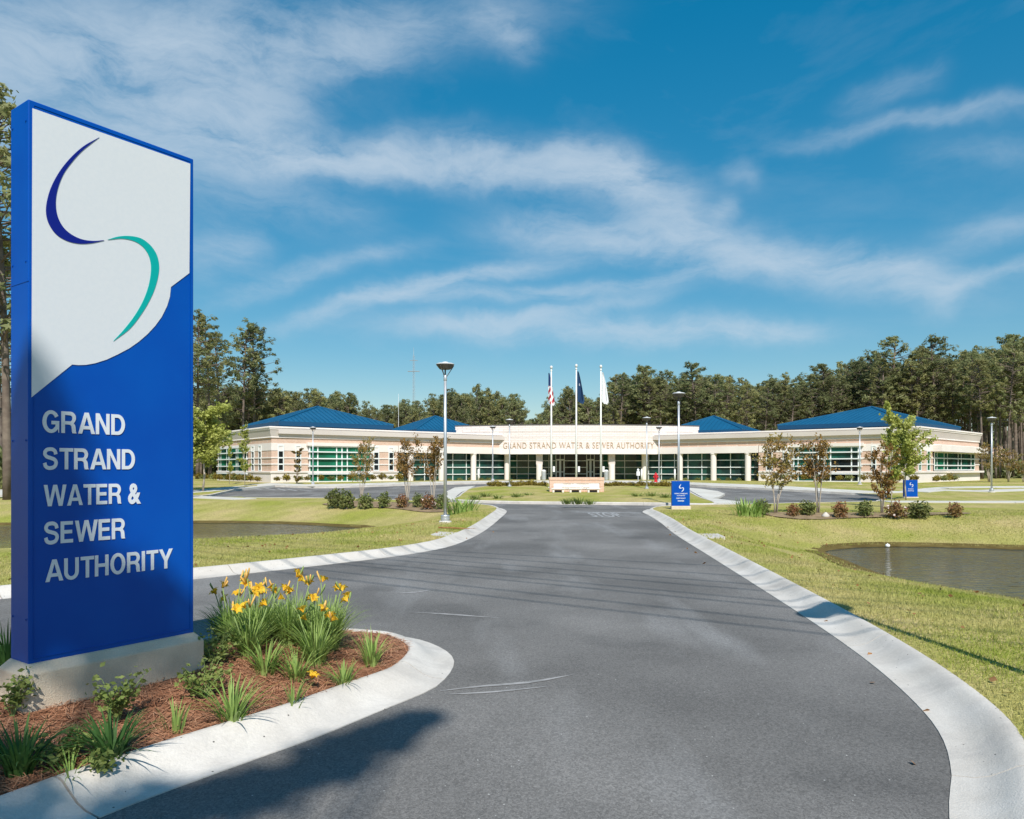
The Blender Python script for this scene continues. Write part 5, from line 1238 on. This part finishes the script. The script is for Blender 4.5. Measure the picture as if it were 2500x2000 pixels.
for px, yt, Y, lab in [(2172, 828, 86, 'broad crowned pine standing highest above the big right roof'), (2285, 832, 85, 'broad crowned pine right of the highest one above the right wing'), (1705, 893, 92, 'pine whose top stands out above the small right roof'), (1588, 899, 93, 'tall pine behind the lamp by the parking sign'), (2008, 893, 90, 'thin ragged pine top left of the highest crown'), (2480, 822, 80, 'tall pine at the right picture edge')]:
    tree_at(px, yt, Y, 'p', lab, None, 1, 1.35)
# undergrowth and inner forest mass
def mass(name, spans, n, size, m, lab, seed):
    r = np.random.default_rng(seed); cs = []
    for (pa, pb, Ya, Yb, za, zb_, w) in spans:
        k = int(n * w); Y = r.uniform(Ya, Yb, k); px = r.uniform(pa, pb, k); z = za + (zb_ - za) * r.uniform(0, 1, k) ** 1.1
        lump = np.sin(px * .05 + Y) * .5 + np.sin(px * .013 + 1.3) * .5
        z = za + (z - za) * (0.75 + .25 * lump); cs.append(np.column_stack([(px - CX) / FP * Y, Y, z]))
    o = tris(name, leafcloud(np.concatenate(cs), size, r, aspect=1.6), m); setp(o, lab, None, None, 'stuff'); return o
mass('forest_undergrowth', [(440, 800, 100, 124, .4, 7.5, .30), (800, 1300, 104, 124, .4, 6.0, .22), (1300, 1500, 100, 122, .4, 4.5, .08), (1500, 2340, 100, 124, .4, 5.0, .18), (2330, 2560, 78, 104, .4, 2.6, .14), (-60, 40, 46, 60, .2, 3.2, .08)], 42000, .42, M['under'], 'dark leafy undergrowth filling the wood behind the building', 3)
mass('forest_backdrop', [(400, 1500, 150, 190, .4, 9.5, .4), (1480, 2650, 140, 190, .4, 9.0, .6), (-1300, 420, 130, 190, .4, 10.5, .5), (2600, 4200, 120, 190, .4, 10.5, .5)], 62000, 1.0, M['under'], 'far dark wood seen between the stems', 4)
x = PF(2485, 112); t = thing('brick_house', 'red brick house half hidden behind the stems at right', 'house', (x, 112, .4))
mb = MB(); mb.box(-4, 6, 0, 7, -.2, 2.7); mb.build('wall', M['brickshade'], t)
mb = MB(); mb.add([(-4.4, -.4, 2.7), (6.4, -.4, 2.7), (6.4, 7.4, 2.7), (-4.4, 7.4, 2.7), (-4.4, 3.5, 4.6), (6.4, 3.5, 4.6)], [(0, 1, 5, 4), (2, 3, 4, 5), (0, 4, 3), (1, 2, 5), (0, 3, 2, 1)]); mb.build('roof', M['salmon'], t)
mb = MB(); mb.box(-1, .2, -.06, -.002, .9, 2.1); mb.build('window', M['glass_dark'], t)

def stems_tree(seed, h, nst, spread, c0, nleaf, lsize, m, label, cat='tree', name='young_tree', narrow=1.0, bark='palebark', r0=.035):
    r = np.random.default_rng(seed); t = thing(name, label, cat); mb = MB(); cs = []
    for k in range(nst):
        a = 2 * math.pi * k / nst + r.uniform(-.4, .4); out = spread * r.uniform(.35, .8) * (1 if nst > 1 else .12)
        pts = [np.array([0, 0, -.1]) + np.array([math.cos(a), math.sin(a), 0]) * .05 * (nst > 1)]
        hh = h * r.uniform(.82, 1.0)
        for i in range(1, 6):
            u = i / 5; pts.append(np.array([math.cos(a) * out * u ** 1.1 + r.uniform(-.05, .05) * h * .2, math.sin(a) * out * u ** 1.1 + r.uniform(-.05, .05) * h * .2, hh * u * .93]))
        mb.tube(pts, [r0 * (1 - .16 * i) for i in range(6)], 5)
        NB = 9 if nst > 1 else 30
        for j in range(NB):
            u = c0 + (1 - c0) * r.uniform(0, 1); p = np.array([np.interp(u, np.linspace(0, 1, 6), [q[d] for q in pts]) for d in range(3)])
            aa = r.uniform(0, 6.28); L = spread * r.uniform(.2, .7) * (1.15 - .7 * abs(u - .55)) * narrow; e = p + np.array([math.cos(aa) * L, math.sin(aa) * L, L * r.uniform(.3, .9)])
            mb.tube([p, (p + e) / 2, e], [.014, .01, .004], 3, cap=False)
            kq = nleaf // (nst * NB); tt = r.uniform(.15, 1.1, kq)[:, None]; cs.append(p + (e - p) * tt + r.normal(size=(kq, 3)) * np.array([.13, .13, .12]) * spread * .55)
    mb.build('trunk', M[bark], t, True, fix=False); tris('crown', leafcloud(np.concatenate(cs), lsize, r, aspect=1.5), m, t); return t
def st_at(src, px, ytop, Y, hsrc, label, group=None, wf=1.0, zoff=0.0):
    z = (lz(PF(px, Y), Y)) + zoff; s = (PZ(ytop, Y) - z) / hsrc
    plant(src, (PF(px, Y), Y, z), (s * wf, s * wf, s), random.uniform(0, 6), label, group)
myA = stems_tree(31, 4, 5, 1.25, .45, 1500, .088, M['rust'], 'x', name='crape_myrtle'); myB = stems_tree(32, 4, 4, 1.2, .42, 1700, .088, M['rust'], 'x', name='crape_myrtle'); myC = stems_tree(33, 4, 5, 1.3, .38, 1800, .088, M['mixed'], 'x', name='crape_myrtle'); myD = stems_tree(34, 4, 4, 1.05, .22, 2200, .085, M['rust'], 'x', name='crape_myrtle')
yA = stems_tree(41, 6, 1, 1.5, .28, 7000, .10, M['birch'], 'x', narrow=1.3, r0=.05); yB = stems_tree(42, 6, 1, .9, .25, 3000, .10, M['birch'], 'x', r0=.04)
YB = 30.8
st_at(myA, 993, 1058, 31.5, 4, 'bronze leaved crape myrtle second left of the near lamp, with many bare stems', wf=.72)
st_at(myB, 1057, 1057, 31.2, 4, 'bronze leaved crape myrtle close left of the near lamp', wf=.75)
st_at(myC, 883, 1067, 33.5, 4, 'sparse olive crape myrtle before the green bay of the left wing', wf=.62)
st_at(myC, 1893, 1057, 25.3, 4, 'olive and bronze crape myrtle nearest the parking sign in the right bed', wf=.95)
st_at(myA, 1997, 1059, 25.2, 4, 'bronze crape myrtle before the dark bay of the right wing', wf=.95)
st_at(myD, 2153, 1062, 25.0, 4, 'reddish crape myrtle leafy to the ground beside the tall green tree', wf=.8)
st_at(yA, 2212, 978, 36.0, 6, 'yellow green young tree behind the small blue board, over the right wing corner', wf=1.0)
st_at(yB, 2176, 968, 29.0, 6, 'slim yellow green tree rising from between the right bed shrubs', wf=.85)
st_at(yA, 495, 950, 44.0, 6, 'light green young tree right beside the tall blue sign', wf=1.35)
st_at(yB, 466, 985, 43.0, 6, 'slim light green tree touching the edge of the tall blue sign', wf=1.1)
st_at(yB, 598, 1030, 50.0, 6, 'thin young tree with pale leaves before the left side bay', wf=.9)
st_at(yB, 560, 1052, 52.5, 6, 'faint thin tree at the far left of the left side bay', wf=.8)
columnar = stems_tree(45, 4, 3, .42, .10, 2200, .10, M['mixed'], 'x', name='columnar_tree', narrow=1.2)
st_at(columnar, 725, 1078, 53.0, 4, 'narrow dark columnar tree against the left wing wall', wf=1.1)
for px, yt, lab in ((2414, 1080, 'multi stemmed tree behind the lamp right of the building'), (2462, 1095, 'multi stemmed pale tree at the wood edge, far right'), (2498, 1120, 'low leafy tree cut by the right picture edge')):
    st_at(myC, px, yt, 58, 4, lab, wf=1.15)
# reflections are enough for the trees opposite; shade tree behind the camera
def shade_tree():
    r = np.random.default_rng(51); base = Vector((.4, -10.6, 0)); t = thing('shade_tree', 'tall tree behind the viewpoint shading the sign foot and kerb', 'tree', base); mb = MB(); cs = []
    fork = Vector((.2, -10.0, 10.5)) - base; mb.tube([(0, 0, -.2), tuple(fork * .5), tuple(fork)], [.2, .16, .09], 9)
    for x, y, z, rad, n in SHADE:
        c = Vector((x, y, z)) + sdir * 19.0 - base; mb.tube([tuple(fork), tuple(fork.lerp(c, .5) + Vector((0, 0, -.1))), tuple(c)], [.05, .03, .012], 5, cap=False)
        q = r.normal(size=(n, 3)); q /= np.linalg.norm(q, axis=1)[:, None]; q *= (r.uniform(0, 1, n) ** .5)[:, None] * rad; cs.append(np.array(c) + q)
    mb.build('trunk', M['bark'], t, True, fix=False); tris('crown', leafcloud(np.concatenate(cs), .13, r, aspect=1.7), M['shrubg'], t)
# (x, y, z) of what is shaded, radius of the leaf clump, leaves
SHADE = [(-2.62, 4.6, .75, .40, 170), (-2.35, 5.0, .55, .34, 110), (-2.78, 4.42, 1.5, .28, 95), (-2.80, 4.4, 2.1, .20, 40), (-2.95, 4.3, 1.1, .42, 210), (-2.75, 3.6, .1, .42, 150), (-2.3, 3.25, .1, .36, 110),
         (-1.75, 3.40, .05, .36, 210), (-1.34, 3.82, 0, .30, 170), (-1.0, 4.26, 0, .28, 160), (-.78, 4.62, 0, .23, 110), (-.62, 4.92, 0, .14, 40), (-3.3, 5.2, .6, .6, 300)]
shade_tree()

def shrub(seed, rx, rz, nleaf, lsize, m, name='shrub', stems=6, cat='shrub', blossom=0):
    r = np.random.default_rng(seed); t = thing(name, 'x', cat); mb = MB()
    for k in range(stems):
        a = r.uniform(0, 6.28); rr = rx * r.uniform(.3, .8); mb.tube([(0, 0, -.05), (math.cos(a) * rr * .5, math.sin(a) * rr * .5, rz * .8), (math.cos(a) * rr, math.sin(a) * rr, rz * 1.5)], [.014, .01, .004], 4, cap=False)
    mb.build('stem', M['bark'], t, fix=False)
    q = r.normal(size=(nleaf, 3)); q /= np.linalg.norm(q, axis=1)[:, None]; lump = 1 + .25 * np.sin(q[:, 0] * 5 + seed) * np.sin(q[:, 1] * 5 + 1) + .15 * np.sin(q[:, 2] * 8)
    q *= (r.uniform(0, 1, nleaf) ** .4 * lump)[:, None] * np.array([rx, rx, rz]); q[:, 2] += rz * 1.02; q = q[q[:, 2] > 0]
    tris('foliage', leafcloud(q, lsize, r, aspect=1.6), m, t)
    if blossom:
        q = r.normal(size=(blossom, 3)); q /= np.linalg.norm(q, axis=1)[:, None]; q *= np.array([rx, rx, rz]); q[:, 2] += rz; q = q[q[:, 2] > 0]
        tris('blossom', leafcloud(q, .07, r, aspect=1.0), M['blossom'], t)
    return t
shG = [shrub(61, .36, .34, 800, .058, M['shrubg']), shrub(62, .31, .33, 700, .056, M['shrubg'])]
shR = [shrub(63, .30, .33, 600, .056, M['shrubr']), shrub(64, .33, .33, 620, .056, M['shrubr'], blossom=34)]
hd = [shrub(65, .33, .22, 300, .075, M['hedge'], 'hedge_shrub', 4), shrub(66, .30, .25, 300, .075, M['hedge'], 'hedge_shrub', 4), shrub(67, .40, .2, 320, .075, M['shrubg'], 'hedge_shrub', 4)]
def sh_at(src, px, ytop, Y, label, group=None, wf=1.0, hsrc=.68):
    x = PF(px, Y); z = lz(x, Y); s = (PZ(ytop, Y) - z) / hsrc; s = max(s, .45)
    plant(src, (x, Y, z), (s * wf, s * wf, s), random.uniform(0, 6), label, group)
gl = 'planted shrubs on the left lawn edge'; gr_ = 'planted shrubs on the right lawn edge'
for px, yt, Y, k, lab, wf in [(818, 1194, 32.4, 0, 'tall green shrub, leftmost in the left lawn bed', .9), (846, 1197, 32.1, 1, 'green shrub second from left in the left lawn bed', .95), (892, 1206, 31.9, 0, 'low green shrub under the sparse olive myrtle', 1.0), (938, 1202, 31.8, 1, 'round green shrub between the two left myrtles', .95),
                                         (981, 1206, 31.4, 2, 'reddish shrub at the foot of the left bronze myrtle', 1.0), (1021, 1204, 31.2, 0, 'dark green shrub between the bronze myrtles', .75), (1046, 1206, 30.5, 3, 'shrub with red leaves and pale blossom left of the near lamp', 1.0), (1081, 1205, 30.2, 1, 'green shrub directly behind the near lamp pole', 1.0)]:
    sh_at((shG + shR)[k], px, yt, Y, lab, gl, wf)
for px, yt, Y, k, lab, wf in [(1860, 1219, 24.6, 0, 'green shrub beside the grass tuft in the right bed', 1.0), (1937, 1229, 24.4, 2, 'brownish shrub right of the first right myrtle', 1.05), (1971, 1223, 24.6, 0, 'green shrub before the second right myrtle', 1.15), (2051, 1225, 24.2, 2, 'red brown shrub between myrtle and white stone', 1.05), (2112, 1223, 24.4, 1, 'loose olive shrub left of the leafy red myrtle', 1.2),
                                         (2188, 1225, 24.0, 3, 'blossoming red shrub right of the leafy red myrtle', 1.15), (2243, 1225, 24.0, 0, 'green shrub before the small blue board', 1.4), (2332, 1227, 23.8, 2, 'reddest shrub at the right end of the right bed', 1.1)]:
    sh_at((shG + shR)[k], px, yt, Y, lab, gr_, wf)
q = P(2016, 1256, .14); t = thing('stone', 'small pale stone lying between the right bed shrubs', 'stone', (q[0], q[1], lz(*q)))
mb = MB(); mb.lathe([(.05, -.03), (.10, .0), (.11, .06), (.07, .14), (.03, .17)], 9); o = mb.build('rock', M['concrete'], t, True)
for v in o.data.vertices: v.co.x *= 1.0 + .3 * math.sin(v.co.z * 30); v.co.y *= .8
# beds under them
for poly in ([(785, 1227), (850, 1229.5), (950, 1232.5), (1050, 1238), (1100, 1239), (1108, 1235.5), (1000, 1229.5), (860, 1225.5)], [(1860, 1258), (1950, 1261), (2080, 1260), (2250, 1259.5), (2370, 1257.5), (2350, 1253.5), (2200, 1254.5), (2000, 1255), (1880, 1253)]):
    w = resample([P(q[0], q[1], .1) for q in poly], .5, True); o = fill('mulch_bed', w, lambda p: lawn_z(p) + .03, M['farbed'], [(0, 60, .6)])
# hedges at the foot of the wings and of the glazing
def row(fr, s0, s1, d, step, labs, group, srcs, ht, jit=.15, hs=1.0):
    s = s0; i = 0
    while s < s1:
        q = fr[0] + fr[1] * s + fr[2] * (d + R_.uniform(-jit, jit)); k = R_.uniform(.8, 1.2) * hs
        plant(srcs[i % len(srcs)], (q.x, q.y, float(G(q.y)) + .12 + ht), (k, k, k * R_.uniform(.85, 1.15)), R_.uniform(0, 6), labs, group); s += step * R_.uniform(.8, 1.3); i += 1
for side, nm in ((-1, 'left'), (1, 'right')):
    row(front(side), .3, WLENS[side] - .2, .75, .8, f'small golden hedge shrub along the front foot of the {nm} wing', f'hedge row before the {nm} wing front', hd, .16, hs=.95)
    row(sidew(side), .4, SLEN - .5 if side < 0 else 5.6, .8, .9, f'small golden hedge shrub along the outer side of the {nm} wing', f'hedge row along the {nm} wing side', hd, .14, hs=.9)
    row(front(side), WLENS[side] + .6, VLEN - 1.5, -.72, 1.0, f'low green shrub under the glazing between {nm} wing and entrance', f'shrubs under the {nm} glazing', [hd[2]], -.08, .06, .7)
# island hedges and tufts
for k, (pa, pb, y_, st_, nm) in enumerate([(1195, 1335, 1185, 9, 'hedge shrub at the back of the island left of the monument'), (1478, 1640, 1186, 9, 'hedge shrub at the back of the island right of the monument')]):
    px = pa
    while px < pb:
        q = P(px, y_ + R_.uniform(-.5, 2), .2); s = R_.uniform(.55, .85); plant(hd[R_.randrange(2)], (q[0], q[1], float(G(q[1])) + .15), s, R_.uniform(0, 6), 'small golden ' + nm, 'island ' + nm.split(' of the ')[1] + ' hedge'); px += st_ * R_.uniform(.8, 1.3)
def blades(r, n, L, spread, w, arch, up=.0, cr=.05):
    T = []
    for _ in range(n):
        a = r.uniform(0, 6.28); l = L * r.uniform(.65, 1.1); sp = spread * r.uniform(.25, 1.0); b = np.array([math.cos(a), math.sin(a), 0]); side = np.array([-math.sin(a), math.cos(a), 0]) * w * r.uniform(.7, 1.2)
        p0 = b * r.uniform(0, cr) + np.array([0, 0, -.02]); pts = []
        twist = r.uniform(-.4, .4)
        for i in range(6):
            u = i / 5; out = sp * u ** 1.5; z = l * (u - arch * sp / spread * u ** 2.6 * .8)
            pts.append(p0 + b * out + side / w * twist * .12 * u * u * L + np.array([0, 0, z]))
        for i in range(5):
            wa = side * (1 - (i / 5) ** 2.2) * .5; wb = side * (1 - ((i + 1) / 5) ** 2.2) * .5
            fold = np.array([0, 0, 0.15 * w])
            T.append((pts[i] - wa, pts[i] + wa, pts[i + 1] + wb)); T.append((pts[i] - wa, pts[i + 1] + wb, pts[i + 1] - wb))
    return np.array(T)
def tuft(seed, n, L, spread, w, arch, m, label, name='grass_tuft', cat='plant', cr=.05):
    r = np.random.default_rng(seed); t = thing(name, label, cat); tris('foliage', blades(r, n, L, spread, w, arch, cr=cr), m, t); return t
tf = tuft(71, 60, .55, .45, .03, .5, M['weed'], 'x', cr=.25); tf2 = tuft(72, 60, .6, .4, .035, .4, M['lily'], 'x', cr=.3)
for px, py, s, lab in [(1385, 1228, 1.0, 'grass tuft at the front of the island, left one'), (1412, 1228, 1.2, 'grass tuft at the front of the island before the monument'), (1440, 1229, .9, 'small grass tuft right of the other front ones'), (1160, 1217, 1.0, 'olive tuft at the left tip of the island'), (1185, 1212, 1.1, 'olive tuft right of the island tip'), (1215, 1216, .9, 'olive tuft under the slim left island lamp'), (1262, 1214, 1.1, 'olive tuft right of the slim left island lamp'), (1290, 1210, .9, 'thin olive tuft left of the monument'),
                       (1555, 1213, 1.1, 'olive tuft left of the slim right island lamp'), (1592, 1212, 1.2, 'olive tuft right of the slim right island lamp'), (1625, 1215, 1.1, 'olive tuft left of the parking sign')]:
    q = P(px, py, .2); plant(tf, (q[0], q[1], float(G(q[1])) + .16), (s * 1.1, s * .9, s * .62), R_.uniform(0, .4), lab, 'grass tufts on the island')
for px, py, s, lab in [(1112, 1243, 1.1, 'bright green grass clump right of the near lamp'), (1135, 1244, 1.2, 'bright green grass clump at the end of the left bed'), (1822, 1258, 1.2, 'bright green grass clump at the left end of the right bed'), (1843, 1258, 1.0, 'green grass clump against the first right shrub')]:
    q = P(px, py, .12); plant(tf2, (q[0], q[1], lz(*q)), (s * 1.3, s, s), R_.uniform(0, 6), lab, 'bright grass clumps at the bed ends')

# ------------------------------------------------------------------ daylilies on the sign's island
def on_mulch(px, py):
    q = P(px, py, .2); return (q[0], q[1], float(mulch_z(np.array([q]))[0]))
def flower(t, base, seed, s=.052):
    r = np.random.default_rng(seed); mb = MB()
    fl = D.objects.new('flower', None)
    yaw = r.uniform(0, 6.28); tilt = r.uniform(.4, 1.1)
    ax = np.array([math.cos(yaw) * math.sin(tilt), math.sin(yaw) * math.sin(tilt), math.cos(tilt)]); u = np.cross(ax, [0, 0, 1.0]); u /= np.linalg.norm(u); v = np.cross(ax, u)
    T = []
    for k in range(6):
        a = 2 * math.pi * k / 6; dr = u * math.cos(a) + v * math.sin(a); sd = -u * math.sin(a) + v * math.cos(a); w = s * (.20 if k % 2 else .30)
        c = [np.zeros(3), ax * s * .5 + dr * s * .22, ax * s * .85 + dr * s * .62, ax * s * .70 + dr * s * 1.0]; ws = [.2, 1, .95, .05]
        for i in range(3):
            A, B, C, E = c[i] - sd * w * ws[i], c[i] + sd * w * ws[i], c[i + 1] + sd * w * ws[i + 1], c[i + 1] - sd * w * ws[i + 1]
            T += [(A, B, C), (A, C, E)]
    o = tris('flower', np.array(T) + np.array(base), M['petal'], t); return o
def daylily(seed, label, n, L, spread, w, arch, stalks=(), m='lily', cr=.06, group=None):
    r = np.random.default_rng(seed); t = thing('daylily', label, 'flower plant', group=group)
    tris('foliage', blades(r, n, L, spread, w, arch, cr=cr), M[m], t)
    for i, (dx, dy, h, nf, nb) in enumerate(stalks):
        h = h * .72 if h > .3 else h
        mb = MB(); top = np.array([dx * 1.6, dy * 1.6, h]); mb.tube([(dx * .3, dy * .3, 0), (dx, dy, h * .6), tuple(top)], [.006, .005, .004], 5); mb.build('flower_stalk', M['stalk'], t, True, fix=False)
        for k in range(nf): flower(t, top + np.array([r.uniform(-.03, .03), r.uniform(-.03, .03), r.uniform(-.02, .02)]), seed * 31 + i * 7 + k)
        for k in range(nb):
            a = r.uniform(0, 6.28); e = top + np.array([math.cos(a) * .04, math.sin(a) * .04, .05 + r.uniform(0, .04)]); mb = MB(); mb.tube([top, (top * .4 + e * .6), e, e + np.array([0, 0, .012])], [.003, .008, .008, .002], 5); mb.build('bud', M['bud'] if r.uniform() < .6 else M['stalk'], t, True, fix=False)
    return t
gly = 'daylilies flowering by the blue sign'
def put(t, px, py, s=1.0): x, y, z = on_mulch(px, py); t.location = (x, y, z - .01); t.scale = (s, s, s); t.rotation_euler.z = R_.uniform(-.3, .3); return t
put(daylily(81, 'yellow daylily clump with three blooms beside the sign corner', 150, .50, .36, .013, .5, [(-.05, 0, .62, 1, 2), (.06, .03, .66, 2, 2), (-.12, .04, .55, 1, 1), (.0, .08, .70, 0, 2)], group=gly), 566, 1585)
put(daylily(82, 'daylily clump with an orange bloom on a middle stalk', 150, .50, .36, .013, .5, [(.0, .02, .60, 2, 1), (.08, -.03, .52, 1, 2), (-.06, .06, .72, 0, 2)], group=gly), 632, 1590)
put(daylily(83, 'daylily clump carrying the highest pair of yellow blooms', 150, .50, .36, .013, .5, [(.03, .05, .74, 3, 1), (.10, .0, .68, 0, 3), (-.08, .0, .56, 1, 1)], group=gly), 706, 1590)
put(daylily(84, 'daylily clump with one bloom low in its leaves', 150, .50, .36, .013, .5, [(.05, -.10, .36, 1, 0), (.0, .06, .58, 0, 2)], group=gly), 765, 1590)
put(daylily(85, 'daylily clump right of the group with one bloom on its right', 150, .50, .36, .013, .5, [(.09, .02, .55, 2, 1), (.02, .0, .48, 0, 1)], group=gly), 808, 1582)
for k_, (px_, py_) in enumerate([(590, 1566), (668, 1562), (735, 1560), (795, 1562), (608, 1616), (770, 1612)]):
    put(daylily(120 + k_, 'daylily foliage clump ' + ['at the back left of the group', 'behind the middle of the group', 'behind the highest blooms', 'at the back right of the group', 'in the front left of the group', 'in the front right of the group'][k_], 150, .46, .38, .012, .5, [(.03 * (k_ % 3 - 1), .03, .50 + .05 * (k_ % 4), 1, 2), (-.07, -.03, .46 + .04 * (k_ % 3), 1, 1), (.08, .0, .56 - .05 * (k_ % 3), 1 + k_ % 2, 1)], group=gly), px_, py_)
put(daylily(86, 'leafy daylily without bloom in front of the flowering clumps', 60, .34, .26, .014, .45, [], group=gly), 648, 1640)
put(daylily(87, 'broad leafy daylily front centre with a dropped bloom', 60, .32, .30, .014, .5, [(.12, -.08, .06, 1, 0)], group=gly), 722, 1640)
put(daylily(88, 'thin tuft of strap leaves in the open pine straw', 26, .22, .16, .012, .45, []), 716, 1688, 1.0)
put(daylily(89, 'low sprawling strap leaf plant near the kerb bend', 46, .24, .22, .013, .55, []), 838, 1640)
put(daylily(90, 'upright strap leaf plant with dry leaves at the island tip', 60, .36, .22, .013, .45, []), 908, 1600)
put(daylily(91, 'pale green strap leaf plant right of the plinth', 62, .36, .30, .015, .5, []), 566, 1726)
put(daylily(92, 'dark green strap leaf clump before the plinth middle', 90, .33, .32, .017, .62, [], 'lilydark'), 275, 1810)
put(daylily(93, 'dark green strap leaf clump at the left picture edge', 80, .36, .32, .018, .6, [], 'lilydark'), 48, 1850)
put(daylily(94, 'few upright strap leaves before the plinth right half', 14, .26, .10, .014, .3, []), 428, 1752)
put(daylily(95, 'wispy strap leaves between the two dark clumps', 22, .20, .26, .010, .7, []), 170, 1850)
t = daylily(96, 'strap leaf plant in the shade left of the sign', 60, .45, .3, .018, .4, [], 'lilydark'); t.location = (-3.55, 5.25, .2)
t = daylily(97, 'dark strap leaf plant behind the right plinth end', 70, .40, .3, .016, .45, [], 'lilydark'); t.location = (-2.35, 6.1, .22)
t = daylily(98, 'shaded strap leaf plant with tall buds behind the sign', 40, .45, .26, .016, .45, [(0, 0, .6, 0, 2), (.05, .05, .66, 0, 2)], 'lilydark'); t.location = (-2.05, 5.9, .22)
def weed(seed, label, h, sp, n=7):
    r = np.random.default_rng(seed); t = thing('weed', label, 'weed'); mb = MB(); cs = []
    for k in range(n):
        a = r.uniform(0, 6.28); e = np.array([math.cos(a) * sp * r.uniform(.3, 1), math.sin(a) * sp * r.uniform(.3, 1), h * r.uniform(.6, 1)]); mb.tube([(0, 0, -.02), tuple(e * np.array([.4, .4, .6])), tuple(e)], [.004, .003, .002], 4, cap=False)
        for u in np.linspace(.45, 1.05, 7): cs.append(e * np.array([u ** 1.3, u ** 1.3, u]) + r.normal(size=(5, 3)) * .024)
    mb.build('stem', M['stalk'], t, fix=False); tris('foliage', leafcloud(np.concatenate(cs), .021, r, aspect=1.7, flat=.5), M['weed'], t); return t
put(weed(101, 'leafy weed with small pale leaves against the plinth', .30, .16, 10), 285, 1745)
put(weed(102, 'leafy weed at the left end of the plinth', .24, .14, 8), 30, 1765)
put(weed(103, 'low leafy weed under the right plinth corner', .24, .18, 10), 500, 1690)
put(weed(104, 'yellow green leafy weed at the daylily feet by the sign', .22, .22, 12), 520, 1640)
put(weed(105, 'sprawling weed between dark clump and kerb', .14, .2, 8), 165, 1825)
put(weed(106, 'small weed at the kerb edge of the pine straw', .10, .08, 5), 258, 1835)

# ------------------------------------------------------------------ ground cover as stuff
def sample_in(poly, n, rng, box=None):
    lo, hi = poly.min(0), poly.max(0)
    if box: lo = np.maximum(lo, box[0]); hi = np.minimum(hi, box[1])
    p = rng.uniform(lo, hi, (n, 2)); return p[inside(poly, p)]
rs = np.random.default_rng(55)
p = sample_in(IB, 30000, rs, ((-4.6, 1.5), (0, 8))); z = mulch_z(p)
n = len(p); a = rs.uniform(0, 6.28, n); L = rs.uniform(.05, .15, n); d = np.column_stack([np.cos(a), np.sin(a), rs.normal(0, .16, n)]); w = np.column_stack([-np.sin(a), np.cos(a), np.zeros(n)]) * .0022
c = np.column_stack([p, z + rs.uniform(.003, .022, n)]); e = d * L[:, None] / 2; sag = np.column_stack([np.zeros((n, 2)), rs.uniform(0, .01, n)])
T = np.concatenate([np.stack([c - e - w, c - e + w, c + e + w], 1), np.stack([c - e - w, c + e + w, c + e - w], 1)])
o = tris('pine_straw', T, M['straw']); setp(o, 'loose red brown pine straw spread over the sign island', kind='stuff')
# grass blades, thinning with distance
def grass(poly, boxes, seed, lab):
    r = np.random.default_rng(seed); out = []
    for (b0, b1, dens, h, w) in boxes:
        k = int((b1[0] - b0[0]) * (b1[1] - b0[1]) * dens); q = r.uniform(b0, b1, (k, 2))
        u = np.abs(q[:, 0] / np.maximum(q[:, 1], .5)); q = q[(u < .74)]
        q = q[inside(poly, q)]
        for pd in (pondR, pondL):
            if len(q): q = q[~inside(pd, q)]
        if len(q): q = q[dist_poly(pondR, q) > .15]
        if not len(q): continue
        z = lawn_z(q); m = len(q); a = r.uniform(0, 6.28, m); hh = h * r.uniform(.5, 1.3, m); ww = w * r.uniform(.7, 1.3, m)
        b = np.column_stack([q, z - .004]); s = np.column_stack([np.cos(a), np.sin(a), np.zeros(m)]) * ww[:, None] / 2
        lean = np.column_stack([r.normal(0, .45, m), r.normal(0, .45, m), np.ones(m)]) * hh[:, None]
        out.append(np.stack([b - s, b + s, b + lean], 1))
    o = tris('grass', np.concatenate(out), M['blade']); setp(o, lab, kind='stuff')
grass(LB, [((1.5, 1.8), (6, 6.5), 3400, .035, .007), ((2, 6.5), (9, 10), 2000, .038, .009), ((2.5, 10), (12, 16), 1000, .040, .012), ((3, 16), (20, 27), 330, .045, .019)], 5, 'short yellow green grass blades of the right lawn')
grass(LA, [((-9, 8), (0, 16), 1000, .040, .012), ((-14, 16), (1, 27), 330, .045, .019)], 6, 'short yellow green grass blades of the left lawn')

# a thin litter of dry leaves on grass, road edge and kerb
r = np.random.default_rng(77); q = np.column_stack([r.uniform(-9, 9, 5200), r.uniform(2, 22, 5200)])
onL = inside(LB, q) | inside(LA, q); dk = np.minimum(dist_poly(RK, q, False), dist_poly(LK, q, False)); dp = np.minimum(dist_poly(pondR, q), dist_poly(pondL, q))
keep = ((onL & (r.uniform(0, 1, len(q)) < .16) & (dk > .5)) | (~onL & (dk < .35) & (r.uniform(0, 1, len(q)) < .10))) & ~inside(pondR, q) & ~inside(pondL, q) & ~inside(IK, q)
q = q[keep]; onL = onL[keep]; z = np.where(onL, lawn_z(q) + .03, .012)
o = tris('leaf_litter', leafcloud(np.column_stack([q, z]), .045, r, flat=.75, aspect=1.3), M['deadleaf']); setp(o, 'scattered dry brown leaves on the grass and along the kerbs', kind='stuff')
